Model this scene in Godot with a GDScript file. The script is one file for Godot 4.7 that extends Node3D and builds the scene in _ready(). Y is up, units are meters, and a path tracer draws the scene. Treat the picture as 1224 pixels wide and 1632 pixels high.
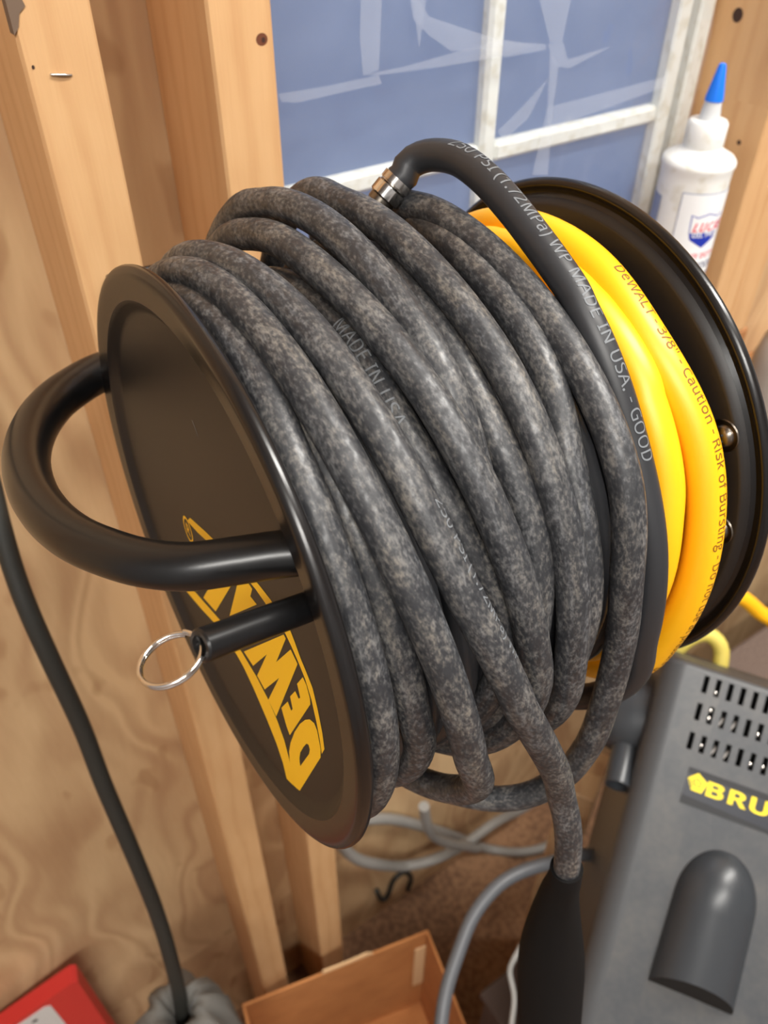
extends Node3D
# A hose reel on a workshop wall, seen from close by. Metres, y up. The stud faces of the back wall lie in z = 0, x runs right along the wall.

var M := {}
var used := {}


class Build:
	var v := PackedVector3Array()
	var n := PackedVector3Array()
	var t := PackedVector2Array()

	func tri(a: Vector3, b: Vector3, c: Vector3, na: Vector3, nb: Vector3, nc: Vector3, ua := Vector2.ZERO, ub := Vector2.ZERO, uc := Vector2.ZERO) -> void:
		var f := (b - a).cross(c - a)
		if f.length_squared() < 1e-22:
			return
		if f.dot(na + nb + nc) > 0.0:
			v.append_array([a, c, b]); n.append_array([na, nc, nb]); t.append_array([ua, uc, ub])
		else:
			v.append_array([a, b, c]); n.append_array([na, nb, nc]); t.append_array([ua, ub, uc])

	func flat(a: Vector3, b: Vector3, c: Vector3, out: Vector3, ua := Vector2.ZERO, ub := Vector2.ZERO, uc := Vector2.ZERO) -> void:
		var f := (b - a).cross(c - a).normalized()
		if f.dot(out) < 0.0:
			f = -f
		tri(a, b, c, f, f, f, ua, ub, uc)

	func quad(a: Vector3, b: Vector3, c: Vector3, d: Vector3, out: Vector3, ua := Vector2.ZERO, ub := Vector2.ZERO, uc := Vector2.ZERO, ud := Vector2.ZERO) -> void:
		flat(a, b, c, out, ua, ub, uc)
		flat(a, c, d, out, ua, uc, ud)

	# a grid of points with their normals; rows[i][j]
	func grid(p: Array, m: Array, uv := []) -> void:
		for i in p.size() - 1:
			for j in p[i].size() - 1:
				var u := [Vector2.ZERO, Vector2.ZERO, Vector2.ZERO, Vector2.ZERO]
				if uv:
					u = [uv[i][j], uv[i][j + 1], uv[i + 1][j + 1], uv[i + 1][j]]
				tri(p[i][j], p[i][j + 1], p[i + 1][j + 1], m[i][j], m[i][j + 1], m[i + 1][j + 1], u[0], u[1], u[2])
				tri(p[i][j], p[i + 1][j + 1], p[i + 1][j], m[i][j], m[i + 1][j + 1], m[i + 1][j], u[0], u[2], u[3])

	# box with chamfered edges between lo and hi; uv in metres, v along the axis «along»
	func box(lo: Vector3, hi: Vector3, bev := 0.0, along := 1, x := Transform3D.IDENTITY, uv_off := Vector2.ZERO) -> void:
		var c := (lo + hi) / 2.0
		var h := (hi - lo) / 2.0
		bev = minf(bev, minf(h.x, minf(h.y, h.z)) * 0.9)
		var put := func(p: Vector3) -> Vector3: return x * (c + p)
		var look := func(p: Vector3, axis: int) -> Vector2:
			var o := [0, 1, 2]
			o.erase(axis)
			var w: int = o[0] if o[1] == along else o[1]
			var l: int = o[1] if o[1] == along else o[0]
			return Vector2(p[w] + c[w] + axis * 0.37, p[l] + c[l]) + uv_off
		for axis in 3:
			var a1 := (axis + 1) % 3
			var a2 := (axis + 2) % 3
			for s in [-1.0, 1.0]:
				var q := []
				for k in [[-1, -1], [1, -1], [1, 1], [-1, 1]]:
					var p := Vector3.ZERO
					p[axis] = s * h[axis]
					p[a1] = k[0] * (h[a1] - bev)
					p[a2] = k[1] * (h[a2] - bev)
					q.append(p)
				var out := Vector3.ZERO
				out[axis] = s
				quad(put.call(q[0]), put.call(q[1]), put.call(q[2]), put.call(q[3]), x.basis * out, look.call(q[0], axis), look.call(q[1], axis), look.call(q[2], axis), look.call(q[3], axis))
			if bev > 0.0:
				for s1 in [-1.0, 1.0]:
					for s2 in [-1.0, 1.0]:
						var e := []
						for k in [[0, -1], [0, 1], [1, 1], [1, -1]]:
							var p := Vector3.ZERO
							p[axis] = k[1] * (h[axis] - bev)
							p[a1] = s1 * (h[a1] - (bev if k[0] else 0.0))
							p[a2] = s2 * (h[a2] - (0.0 if k[0] else bev))
							e.append(p)
						var o2 := Vector3.ZERO
						o2[a1] = s1
						o2[a2] = s2
						quad(put.call(e[0]), put.call(e[1]), put.call(e[2]), put.call(e[3]), x.basis * o2, look.call(e[0], a1), look.call(e[1], a1), look.call(e[2], a1), look.call(e[3], a1))
		if bev > 0.0:
			for sx in [-1.0, 1.0]:
				for sy in [-1.0, 1.0]:
					for sz in [-1.0, 1.0]:
						var s := Vector3(sx, sy, sz)
						var k := s * (h - Vector3.ONE * bev)
						flat(put.call(k + Vector3(sx * bev, 0, 0)), put.call(k + Vector3(0, sy * bev, 0)), put.call(k + Vector3(0, 0, sz * bev)), x.basis * s)

	# profile of (along, radius) turned round the axis of x's basis.x; the outside lies to the left of the profile's way
	func lathe(prof: PackedVector2Array, sides := 48, x := Transform3D.IDENTITY, from := 0.0, to := TAU, crease := 0.75) -> void:
		var seg := []
		for i in prof.size() - 1:
			var d := (prof[i + 1] - prof[i]).normalized()
			seg.append(Vector2(-d.y, d.x))
		for i in prof.size() - 1:
			var n0: Vector2 = seg[i]
			var n1: Vector2 = seg[i]
			if i > 0 and seg[i - 1].dot(seg[i]) > crease:
				n0 = (seg[i - 1] + seg[i]).normalized()
			if i < seg.size() - 1 and seg[i + 1].dot(seg[i]) > crease:
				n1 = (seg[i + 1] + seg[i]).normalized()
			var p := [[], []]
			var m := [[], []]
			var u := [[], []]
			for j in sides + 1:
				var a := lerpf(from, to, j / float(sides))
				var r := Vector3(0, sin(a), cos(a))
				p[0].append(x * (Vector3(prof[i].x, 0, 0) + r * prof[i].y))
				p[1].append(x * (Vector3(prof[i + 1].x, 0, 0) + r * prof[i + 1].y))
				m[0].append((x.basis * (Vector3(n0.x, 0, 0) + r * n0.y)).normalized())
				m[1].append((x.basis * (Vector3(n1.x, 0, 0) + r * n1.y)).normalized())
				u[0].append(Vector2(a * prof[i].y, prof[i].x + prof[i].y))
				u[1].append(Vector2(a * prof[i + 1].y, prof[i + 1].x + prof[i + 1].y))
			grid(p, m, u)

	# a round tube along a path; r is one radius or one for each point
	func tube(path: PackedVector3Array, r: Variant, sides := 16, cap := true, ulen := 0.5, closed := false) -> void:
		var f: Array = Build.frames(path, closed)
		var p := []
		var m := []
		var u := []
		var run := 0.0
		for i in path.size():
			if i:
				run += path[i].distance_to(path[i - 1])
			var rad: float = r[i] if r is Array or r is PackedFloat32Array else r
			var a := []
			var b := []
			var c := []
			for j in sides + 1:
				var an := TAU * j / sides
				var d: Vector3 = f[i][1] * cos(an) + f[i][2] * sin(an)
				a.append(path[i] + d * rad); b.append(d); c.append(Vector2(run / ulen, j / float(sides)))
			p.append(a); m.append(b); u.append(c)
		grid(p, m, u)
		if cap and not closed:
			for e in [0, path.size() - 1]:
				var o: Vector3 = f[e][0] * (-1.0 if e == 0 else 1.0)
				for j in sides:
					flat(path[e], p[e][j], p[e][j + 1], o)

	static func frames(path: PackedVector3Array, closed := false) -> Array:
		var out := []
		var up := Vector3.ZERO
		for i in path.size():
			var d := path[mini(i + 1, path.size() - 1)] - path[maxi(i - 1, 0)]
			if closed and (i == 0 or i == path.size() - 1):
				d = path[1] - path[path.size() - 2]
			d = d.normalized()
			if up == Vector3.ZERO:
				up = d.cross(Vector3(0.13, 0.31, 0.94)).normalized()
			up = (up - d * up.dot(d)).normalized()
			out.append([d, up, d.cross(up)])
		return out

	# a flat outline of (x, y) points given thickness from z0 to z1
	func slab(poly: PackedVector2Array, z0: float, z1: float, x := Transform3D.IDENTITY, sides := true) -> void:
		var id := Geometry2D.triangulate_polygon(poly)
		for k in range(0, id.size(), 3):
			for z in ([z0, z1] if sides else [z1]):
				var q := [poly[id[k]], poly[id[k + 1]], poly[id[k + 2]]]
				flat(x * Vector3(q[0].x, q[0].y, z), x * Vector3(q[1].x, q[1].y, z), x * Vector3(q[2].x, q[2].y, z), x.basis * Vector3(0, 0, z - (z0 + z1) / 2.0 if sides else 1.0), q[0], q[1], q[2])
		if sides:
			var turn := -1.0 if Geometry2D.is_polygon_clockwise(poly) else 1.0
			for i in poly.size():
				var a := poly[i]
				var b := poly[(i + 1) % poly.size()]
				quad(x * Vector3(a.x, a.y, z0), x * Vector3(b.x, b.y, z0), x * Vector3(b.x, b.y, z1), x * Vector3(a.x, a.y, z1), x.basis * Vector3((b - a).y, -(b - a).x, 0) * turn)

	func mesh() -> ArrayMesh:
		var a := []
		a.resize(Mesh.ARRAY_MAX)
		a[Mesh.ARRAY_VERTEX] = v
		a[Mesh.ARRAY_NORMAL] = n
		a[Mesh.ARRAY_TEX_UV] = t
		var m := ArrayMesh.new()
		m.add_surface_from_arrays(Mesh.PRIMITIVE_TRIANGLES, a)
		return m


func numbered(called: String) -> String:
	used[called] = used.get(called, -1) + 1
	return called if used[called] == 0 else "%s_%03d" % [called, used[called]]


func thing(called: String, label: String, category: String, at := Transform3D.IDENTITY, group := "") -> Node3D:
	var o := Node3D.new()
	o.name = numbered(called)
	add_child(o)
	o.transform = at
	tag(o, label, category, group)
	return o


func tag(o: Node3D, label: String, category: String, group := "") -> void:
	o.set_meta("label", label)
	o.set_meta("category", category)
	if group:
		o.set_meta("group", group)


func obj(called: String, b: Build, m: Material, parent: Node = self) -> MeshInstance3D:
	var o := MeshInstance3D.new()
	o.mesh = b.mesh()
	o.material_override = m
	o.name = numbered(called) if parent == self else called
	parent.add_child(o, true)
	return o


func part(called: String, parent: Node, m: Material, fill: Callable) -> MeshInstance3D:
	var b := Build.new()
	fill.call(b)
	return obj(called, b, m, parent)


func struct(called: String, b: Build, m: Material) -> MeshInstance3D:
	var o := obj(called, b, m)
	o.set_meta("kind", "structure")
	return o


func spline(k: PackedVector3Array, per := 12) -> PackedVector3Array:
	var out := PackedVector3Array()
	for i in k.size() - 1:
		var a := k[maxi(i - 1, 0)]
		var d := k[mini(i + 2, k.size() - 1)]
		for j in per:
			out.append(k[i].cubic_interpolate(k[i + 1], a, d, j / float(per)))
	out.append(k[k.size() - 1])
	return out


func even(path: PackedVector3Array, step: float) -> PackedVector3Array:
	var out := PackedVector3Array([path[0]])
	var left := step
	for i in path.size() - 1:
		var a := path[i]
		var l := a.distance_to(path[i + 1])
		var at := 0.0
		while l - at >= left:
			at += left
			out.append(a.lerp(path[i + 1], at / l))
			left = step
		left -= l - at
	if out[out.size() - 1].distance_to(path[path.size() - 1]) > step * 0.3:
		out.append(path[path.size() - 1])
	return out


func pts(flat: Array) -> PackedVector3Array:
	var out := PackedVector3Array()
	for i in range(0, flat.size(), 3):
		out.append(Vector3(flat[i], flat[i + 1], flat[i + 2]))
	return out


func outline(flat: Array, scale := 1.0) -> PackedVector2Array:
	var out := PackedVector2Array()
	for i in range(0, flat.size(), 2):
		out.append(Vector2(flat[i], flat[i + 1]) * scale)
	return out


# windings of a hose: knots of (degrees round the reel, millimetres along it, millimetres from its axis)
func winding(flat: Array) -> PackedVector3Array:
	var k := spline(pts(flat), 10)
	var out := PackedVector3Array()
	for p in k:
		var a := deg_to_rad(p.x)
		out.append(Vector3(p.y, p.z * sin(a), p.z * cos(a)) * Vector3(0.001, 0.001, 0.001))
	return out


# letters as small triangles in their own plane, capitals «high» metres tall, starting at x = 0 on the baseline
func letters(text: String, high: float, bold := true, fine := 0.0012, mono := false) -> PackedVector3Array:
	var f := SystemFont.new()
	f.font_names = PackedStringArray(["Droid Sans Mono" if mono else "Droid Sans"])
	f.font_weight = 700 if bold else 400
	var m := TextMesh.new()
	m.font = f
	m.text = text
	m.font_size = 64
	m.pixel_size = high / 46.0
	m.depth = 0.0
	m.curve_step = 3.0
	m.horizontal_alignment = HORIZONTAL_ALIGNMENT_LEFT
	var a := m.get_mesh_arrays()
	var p: PackedVector3Array = a[Mesh.ARRAY_VERTEX]
	var id: PackedInt32Array = a[Mesh.ARRAY_INDEX] if a[Mesh.ARRAY_INDEX] != null else PackedInt32Array(range(p.size()))
	var low := INF
	var left := INF
	for q in p:
		left = minf(left, q.x)
		low = minf(low, q.y)
	var out := PackedVector3Array()
	for k in range(0, id.size(), 3):
		split(out, p[id[k]] - Vector3(left, low, 0), p[id[k + 1]] - Vector3(left, low, 0), p[id[k + 2]] - Vector3(left, low, 0), fine, 0)
	return out


func split(out: PackedVector3Array, a: Vector3, b: Vector3, c: Vector3, fine: float, deep: int) -> void:
	var l := [a.distance_to(b), b.distance_to(c), c.distance_to(a)]
	var k: float = l.max()
	if k < fine or deep > 8:
		out.append_array([a, b, c])
	elif l[0] == k:
		var m := (a + b) / 2.0
		split(out, a, m, c, fine, deep + 1); split(out, m, b, c, fine, deep + 1)
	elif l[1] == k:
		var m := (b + c) / 2.0
		split(out, a, b, m, fine, deep + 1); split(out, a, m, c, fine, deep + 1)
	else:
		var m := (c + a) / 2.0
		split(out, a, b, m, fine, deep + 1); split(out, m, b, c, fine, deep + 1)


# print or embossing on a hose: the letters run along the path from «start», centred where «facing» points, their tops towards «tops»
func print_on(b: Build, path: PackedVector3Array, start: float, r: float, text: String, high: float, facing: Vector3, tops: Vector3, bold: bool) -> void:
	var run := [0.0]
	for i in path.size() - 1:
		run.append(run[i] + path[i].distance_to(path[i + 1]))
	var tr := letters(text, high, bold)
	# which side the tops lie on is settled once, half way along
	var mid := clampi(run.bsearch(start + tr[tr.size() / 2].x) - 1, 1, path.size() - 3)
	var md := (path[mid + 1] - path[mid - 1]).normalized()
	var turn := signf(md.cross((facing - md * facing.dot(md)).normalized()).dot(tops))
	var place := func(q: Vector3) -> Array:
		var l := start + q.x
		var i := clampi(run.bsearch(l) - 1, 1, path.size() - 3)
		var k: float = clampf((l - run[i]) / (run[i + 1] - run[i]), 0.0, 1.0)
		var c := path[i].lerp(path[i + 1], k)
		var d := ((path[i + 1] - path[i - 1]).normalized().lerp((path[i + 2] - path[i]).normalized(), k)).normalized()
		var o := (facing - d * facing.dot(d)).normalized()
		var w := d.cross(o) * turn
		var an := (q.y - high / 2.0) / r
		var e := o * cos(an) + w * sin(an)
		return [c + e * r, e]
	for i in range(0, tr.size(), 3):
		var p := [place.call(tr[i]), place.call(tr[i + 1]), place.call(tr[i + 2])]
		b.tri(p[0][0], p[1][0], p[2][0], p[0][1], p[1][1], p[2][1])


func paint(w: int, h: int, f: Callable) -> ImageTexture:
	var d := PackedByteArray()
	d.resize(w * h * 3)
	var i := 0
	for y in h:
		for x in w:
			var c: Color = f.call(x / float(w), y / float(h))
			d[i] = int(clampf(c.r, 0, 1) * 255.0); d[i + 1] = int(clampf(c.g, 0, 1) * 255.0); d[i + 2] = int(clampf(c.b, 0, 1) * 255.0)
			i += 3
	var im := Image.create_from_data(w, h, false, Image.FORMAT_RGB8, d)
	return ImageTexture.create_from_image(im)


func noise(freq: float, sd: int, oct := 3) -> FastNoiseLite:
	var f := FastNoiseLite.new()
	f.noise_type = FastNoiseLite.TYPE_SIMPLEX_SMOOTH
	f.seed = sd
	f.frequency = freq
	f.fractal_octaves = oct
	return f


func mat(c: Color, rough := 0.6, metal := 0.0, tex: Texture2D = null, scale := Vector3.ONE) -> StandardMaterial3D:
	var m := StandardMaterial3D.new()
	m.albedo_color = c
	m.roughness = rough
	m.metallic = metal
	if tex:
		m.albedo_texture = tex
		m.uv1_scale = scale
	return m


func rgb(r: int, g: int, b: int) -> Color:
	return Color(r / 255.0, g / 255.0, b / 255.0)


func _ready() -> void:
	# camera
	var cam := Camera3D.new()
	cam.name = "camera"
	add_child(cam)
	cam.transform = Transform3D(Basis(Vector3(0.8274, 0.0036, 0.5615), Vector3(0.3699, 0.7489, -0.5499), Vector3(-0.4225, 0.6627, 0.6183)).orthonormalized(), Vector3(0, 1.22, 0.43))
	var lens := CameraAttributesPhysical.new()
	lens.frustum_focal_length = 19.118
	lens.exposure_aperture = 8.5
	lens.frustum_focus_distance = 0.29
	lens.frustum_near = 0.02
	lens.frustum_far = 60.0
	cam.attributes = lens
	cam.fov = 64.24
	cam.near = 0.02
	cam.far = 60.0
	cam.current = true
	# evening sky outside the window
	var sky := ProceduralSkyMaterial.new()
	sky.sky_top_color = rgb(108, 126, 160)
	sky.sky_horizon_color = rgb(146, 158, 184)
	sky.ground_bottom_color = rgb(114, 122, 138)
	sky.ground_horizon_color = rgb(136, 146, 170)
	var env := Environment.new()
	env.background_mode = Environment.BG_SKY
	env.sky = Sky.new()
	env.sky.sky_material = sky
	env.background_energy_multiplier = 1.6
	env.tonemap_mode = Environment.TONE_MAPPER_LINEAR
	env.tonemap_exposure = 1.0
	env.sdfgi_enabled = true
	env.ssao_enabled = true
	env.ssil_enabled = true
	var we := WorldEnvironment.new()
	we.name = "world"
	we.environment = env
	add_child(we)
	# unseen ceiling lamps: one over the reel, one added behind the viewer
	materials()
	unseen_ceiling_lamp(Vector3(0.95, 2.36, 0.75), 1.25, 0.16, 4.7, "unseen long white ceiling light over the hose reel")
	unseen_ceiling_lamp(Vector3(-0.65, 2.36, 1.5), 1.25, 0.16, 5.0, "added long white fill light on the ceiling behind the viewer")  # added fill, set to the left to brighten the lower wall and logo
	# the setting
	room()
	window()
	# the reel and what is wound on it
	var a := Vector3(0.9994, -0.0238, 0.0271).normalized()
	var u := (Vector3.UP - a * a.y).normalized()
	var reel := Transform3D(Basis(a, u, a.cross(u)), Vector3(0.0760, 0.9735, 0.1885))
	hose_reel(reel)
	black_hose(reel)
	yellow_hose(reel)
	key_ring(reel)
	# round about
	plastic_film()
	oil_bottle()
	shop_machine()
	floor_things()


func materials() -> void:
	var n1 := noise(1.0, 3, 3)
	var n2 := noise(1.0, 5, 2)
	M.pine_tex = paint(256, 1024, func(x: float, y: float) -> Color:
		var w := x * 24.0 + n1.get_noise_2d(x * 2.0, y * 1.6) * 2.2
		var ring := 0.5 + 0.5 * sin(w * 1.6)
		ring = ring * ring * ring
		var fine := n2.get_noise_2d(x * 120.0, y * 14.0)
		var blot := n1.get_noise_2d(x * 4.0 + 9.0, y * 9.0)
		return Color(0.835, 0.665, 0.475).lerp(Color(0.72, 0.52, 0.335), clampf(ring * 0.24 + 0.10 + fine * 0.10 + blot * 0.16, 0.0, 1.0)))
	M.pine = mat(Color(1, 1, 1), 0.62, 0.0, M.pine_tex, Vector3(8.0, 1.4, 1))
	M.pine_dark = mat(Color(0.80, 0.70, 0.62), 0.65, 0.0, M.pine_tex, Vector3(5.0, 1.3, 1))
	M.ply_tex = paint(768, 1024, func(x: float, y: float) -> Color:
		var fine0 := n2.get_noise_2d(x * 30.0, y * 5.0)
		var f := n1.get_noise_2d(x * 5.0 + n2.get_noise_2d(x * 5.0, y * 4.0) * 0.4, y * 1.1) * 0.5 + 0.5
		var band := 0.5 + 0.5 * sin(f * 24.0 + fine0 * 0.8)
		var big := n2.get_noise_2d(x * 5.0 + 40.0, y * 3.0)
		var fine := n2.get_noise_2d(x * 170.0, y * 30.0)
		var knots := smoothstep(0.42, 0.62, n1.get_noise_2d(x * 13.0 + 7.0, y * 9.0 + 3.0))
		var c := Color(0.84, 0.715, 0.545).lerp(Color(0.655, 0.505, 0.365), clampf(band * 0.42 + big * 0.5 + 0.16 + fine * 0.06, 0.0, 1.0))
		return c.lerp(Color(0.46, 0.29, 0.16), knots * 0.22))
	M.ply = mat(Color(1, 1, 1), 0.6, 0.0, M.ply_tex, Vector3(1.15, 0.85, 1))
	var n3 := noise(1.0, 11, 4)
	M.dust_tex = paint(1024, 192, func(x: float, y: float) -> Color:
		var ring := Vector2(cos(y * TAU), sin(y * TAU)) * 1.1
		var c := n3.get_noise_3d(ring.x * 0.5, ring.y * 0.5, x * 34.0)
		var m := n3.get_noise_3d(ring.x * 3.0 + 20.0, ring.y * 3.0, x * 170.0)
		var s := n2.get_noise_3d(ring.x * 7.0, ring.y * 7.0 + 5.0, x * 480.0)
		var k := clampf(0.40 + c * 0.55 + m * 0.70 + s * 0.34, 0.0, 1.0)
		var br := clampf(0.5 + n3.get_noise_3d(ring.x + 50.0, ring.y, x * 5.0), 0.0, 1.0)
		return Color(0.17, 0.175, 0.188).lerp(Color(0.41, 0.415, 0.425).lerp(Color(0.45, 0.427, 0.395), br), smoothstep(0.0, 1.15, k)))
	M.dust_rough = paint(512, 96, func(x: float, y: float) -> Color:
		var ring := Vector2(cos(y * TAU), sin(y * TAU)) * 1.1
		var m := n3.get_noise_3d(ring.x * 2.0 + 20.0, ring.y * 2.0, x * 135.0)
		var k := clampf(0.46 + m * 0.35, 0.34, 0.64)
		return Color(k, k, k))
	M.dusty = mat(Color(1, 1, 1), 1.0, 0.0, M.dust_tex)
	M.dusty.roughness_texture = M.dust_rough
	M.rubber = mat(rgb(42, 43, 46), 0.42)
	M.rubber_print = mat(rgb(112, 116, 120), 0.6)
	M.black = mat(rgb(22, 20, 20), 0.5)
	M.black_paint = mat(rgb(27, 24, 23), 0.46)
	M.rim = mat(rgb(20, 18, 18), 0.26)
	M.black_tube = mat(rgb(18, 18, 19), 0.3)
	M.yellow = mat(rgb(252, 182, 18), 0.4)
	M.yellow_print = mat(rgb(120, 78, 10), 0.6)
	M.logo = mat(rgb(255, 200, 22), 0.5)
	M.pale_yellow = mat(rgb(235, 215, 105), 0.5)
	M.steel = mat(rgb(205, 200, 195), 0.2, 1.0)
	M.chrome = mat(rgb(225, 222, 218), 0.13, 1.0)
	M.dark_steel = mat(rgb(130, 122, 112), 0.3, 1.0)
	M.white_plastic = mat(rgb(236, 236, 232), 0.45)
	M.spout = mat(rgb(206, 208, 210), 0.4)
	M.blue = mat(rgb(22, 120, 240), 0.4)
	M.label_blue = mat(rgb(28, 52, 170), 0.5)
	M.label_ink = mat(rgb(38, 46, 104), 0.5)
	M.label_red = mat(rgb(226, 70, 84), 0.5)
	M.label_white = mat(rgb(240, 242, 244), 0.45)
	M.label_grey = mat(rgb(140, 150, 178), 0.5)
	var grime := noise(1.0, 21, 3)
	M.grime_tex = paint(256, 256, func(x: float, y: float) -> Color:
		var k := smoothstep(0.0, 0.75, grime.get_noise_2d(x * 9.0, y * 9.0) + 0.1)
		return Color(0.90, 0.91, 0.885).lerp(Color(0.72, 0.69, 0.58), k * 0.4))
	M.bottle_tex = paint(128, 128, func(x: float, y: float) -> Color:
		var k := smoothstep(0.1, 0.8, grime.get_noise_2d(x * 6.0, y * 6.0) + 0.1)
		return Color(0.925, 0.925, 0.91).lerp(Color(0.80, 0.775, 0.71), k * 0.5))
	M.bottle = mat(Color(1, 1, 1), 0.45, 0.0, M.bottle_tex, Vector3(9, 9, 1))
	M.frame = mat(Color(1, 1, 1), 0.55, 0.0, M.grime_tex, Vector3(6, 6, 1))
	M.groove = mat(rgb(120, 120, 112), 0.7)
	M.pane = mat(rgb(106, 124, 152), 0.6)
	M.pane.backlight_enabled = true
	M.pane.backlight = Color(0.8, 0.88, 1.0)
	M.film = mat(Color(0.93, 0.95, 1.0, 0.10), 0.1)
	M.film.transparency = BaseMaterial3D.TRANSPARENCY_ALPHA
	M.fold = mat(Color(0.90, 0.92, 0.96, 0.09), 0.5)
	M.fold.transparency = BaseMaterial3D.TRANSPARENCY_ALPHA
	var speck := noise(1.0, 31, 3)
	M.floor_tex = paint(512, 512, func(x: float, y: float) -> Color:
		var k := speck.get_noise_2d(x * 90.0, y * 90.0) * 0.5 + speck.get_noise_2d(x * 6.0, y * 6.0) * 0.3
		return Color(0.62, 0.47, 0.34).lerp(Color(0.36, 0.25, 0.18), clampf(0.35 + k * 1.1 + speck.get_noise_2d(x * 3.0 + 9.0, y * 3.0) * 0.6, 0.0, 1.0)))
	M.floor = mat(Color(1, 1, 1), 0.85, 0.0, M.floor_tex, Vector3(0.8, 0.8, 1))
	M.mat_tex = paint(256, 256, func(x: float, y: float) -> Color:
		var k := speck.get_noise_2d(x * 70.0, y * 70.0) * 0.6
		return Color(0.53, 0.46, 0.42).lerp(Color(0.36, 0.30, 0.27), clampf(0.4 + k, 0.0, 1.0)))
	M.mat = mat(Color(1, 1, 1), 0.9, 0.0, M.mat_tex, Vector3(3, 3, 1))
	M.unseen_wall_paint = mat(rgb(168, 170, 174), 0.8)  # walls out of view, grey chosen to keep the bounced light neutral
	M.ceiling = mat(rgb(200, 202, 206), 0.85)  # out of view, grey chosen to cut warm bounced light
	M.machine_tex = paint(256, 256, func(x: float, y: float) -> Color:
		var k := grime.get_noise_2d(x * 5.0, y * 5.0) * 0.6 + grime.get_noise_2d(x * 40.0, y * 40.0) * 0.25
		return Color(0.26, 0.27, 0.285).lerp(Color(0.35, 0.345, 0.34), clampf(0.4 + k, 0.0, 1.0)))
	M.machine = mat(Color(1, 1, 1), 0.42, 0.0, M.machine_tex, Vector3(3, 3, 1))
	M.dark_plastic = mat(rgb(54, 57, 61), 0.34)
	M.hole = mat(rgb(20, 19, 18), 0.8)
	M.sticker = mat(rgb(50, 52, 59), 0.3)
	M.sticker_black = mat(rgb(28, 29, 32), 0.5)
	M.bright_yellow = mat(rgb(252, 226, 40), 0.5)
	M.card_tex = paint(128, 256, func(x: float, y: float) -> Color:
		var k := grime.get_noise_2d(x * 60.0, y * 4.0) * 0.25 + grime.get_noise_2d(x * 4.0, y * 4.0) * 0.3
		return Color(0.80, 0.545, 0.32).lerp(Color(0.66, 0.42, 0.225), clampf(0.4 + k, 0.0, 1.0)))
	M.card = mat(Color(1, 1, 1), 0.8, 0.0, M.card_tex, Vector3(4, 4, 1))
	M.card_edge = mat(rgb(222, 184, 138), 0.85)
	M.cable = mat(rgb(148, 146, 142), 0.5)
	M.grey_hose = mat(rgb(88, 90, 94), 0.42)
	M.sleeve = mat(rgb(20, 19, 19), 0.8)
	M.sleeve.metallic_specular = 0.25
	M.cord = mat(rgb(40, 40, 36), 0.6)
	M.cloth_tex = paint(256, 128, func(x: float, y: float) -> Color:
		var k := grime.get_noise_2d(x * 10.0, y * 8.0) * 0.7
		return Color(0.53, 0.52, 0.50).lerp(Color(0.27, 0.26, 0.245), clampf(0.4 + k, 0.0, 1.0)))
	M.cloth = mat(Color(1, 1, 1), 0.8, 0.0, M.cloth_tex, Vector3(6, 6, 1))
	M.red = mat(rgb(206, 52, 48), 0.5)
	M.white_card = mat(rgb(214, 214, 212), 0.6)
	M.knot = mat(rgb(104, 56, 32), 0.7)
	M.knot_dark = mat(rgb(58, 34, 24), 0.7)
	M.bark = mat(rgb(112, 92, 76), 0.9)
	M.crate = mat(rgb(62, 46, 38), 0.7)
	M.jar = mat(rgb(176, 170, 164), 0.4)
	M.lamp = mat(rgb(255, 250, 240), 0.5)
	M.lamp.emission_enabled = true
	M.lamp.emission = Color(1.0, 0.985, 0.96)
	M.lamp.emission_energy_multiplier = 4.0
	M.lamp_body = mat(rgb(230, 230, 226), 0.5)


func unseen_ceiling_lamp(at: Vector3, long: float, wide: float, power: float, label: String) -> void:
	var l := thing("unseen_ceiling_lamp", label, "lamp", Transform3D(Basis.IDENTITY, at), "ceiling lights")
	part("housing", l, M.lamp_body, func(b: Build) -> void: b.box(Vector3(-long / 2 - 0.02, 0.0, -wide / 2 - 0.02), Vector3(long / 2 + 0.02, 0.04, wide / 2 + 0.02), 0.005))
	part("lamp_panel", l, M.lamp, func(b: Build) -> void: b.box(Vector3(-long / 2, -0.012, -wide / 2), Vector3(long / 2, 0.0, wide / 2), 0.004))
	var s := AreaLight3D.new()
	s.name = "lamp_light"
	s.area_size = Vector2(long, wide)
	s.light_color = Color(1.0, 0.985, 0.96)
	s.light_energy = power
	s.area_range = 8.0
	s.area_attenuation = 2.0
	s.shadow_enabled = true
	s.rotation.x = -PI / 2
	s.position.y = -0.02
	l.add_child(s)


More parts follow.
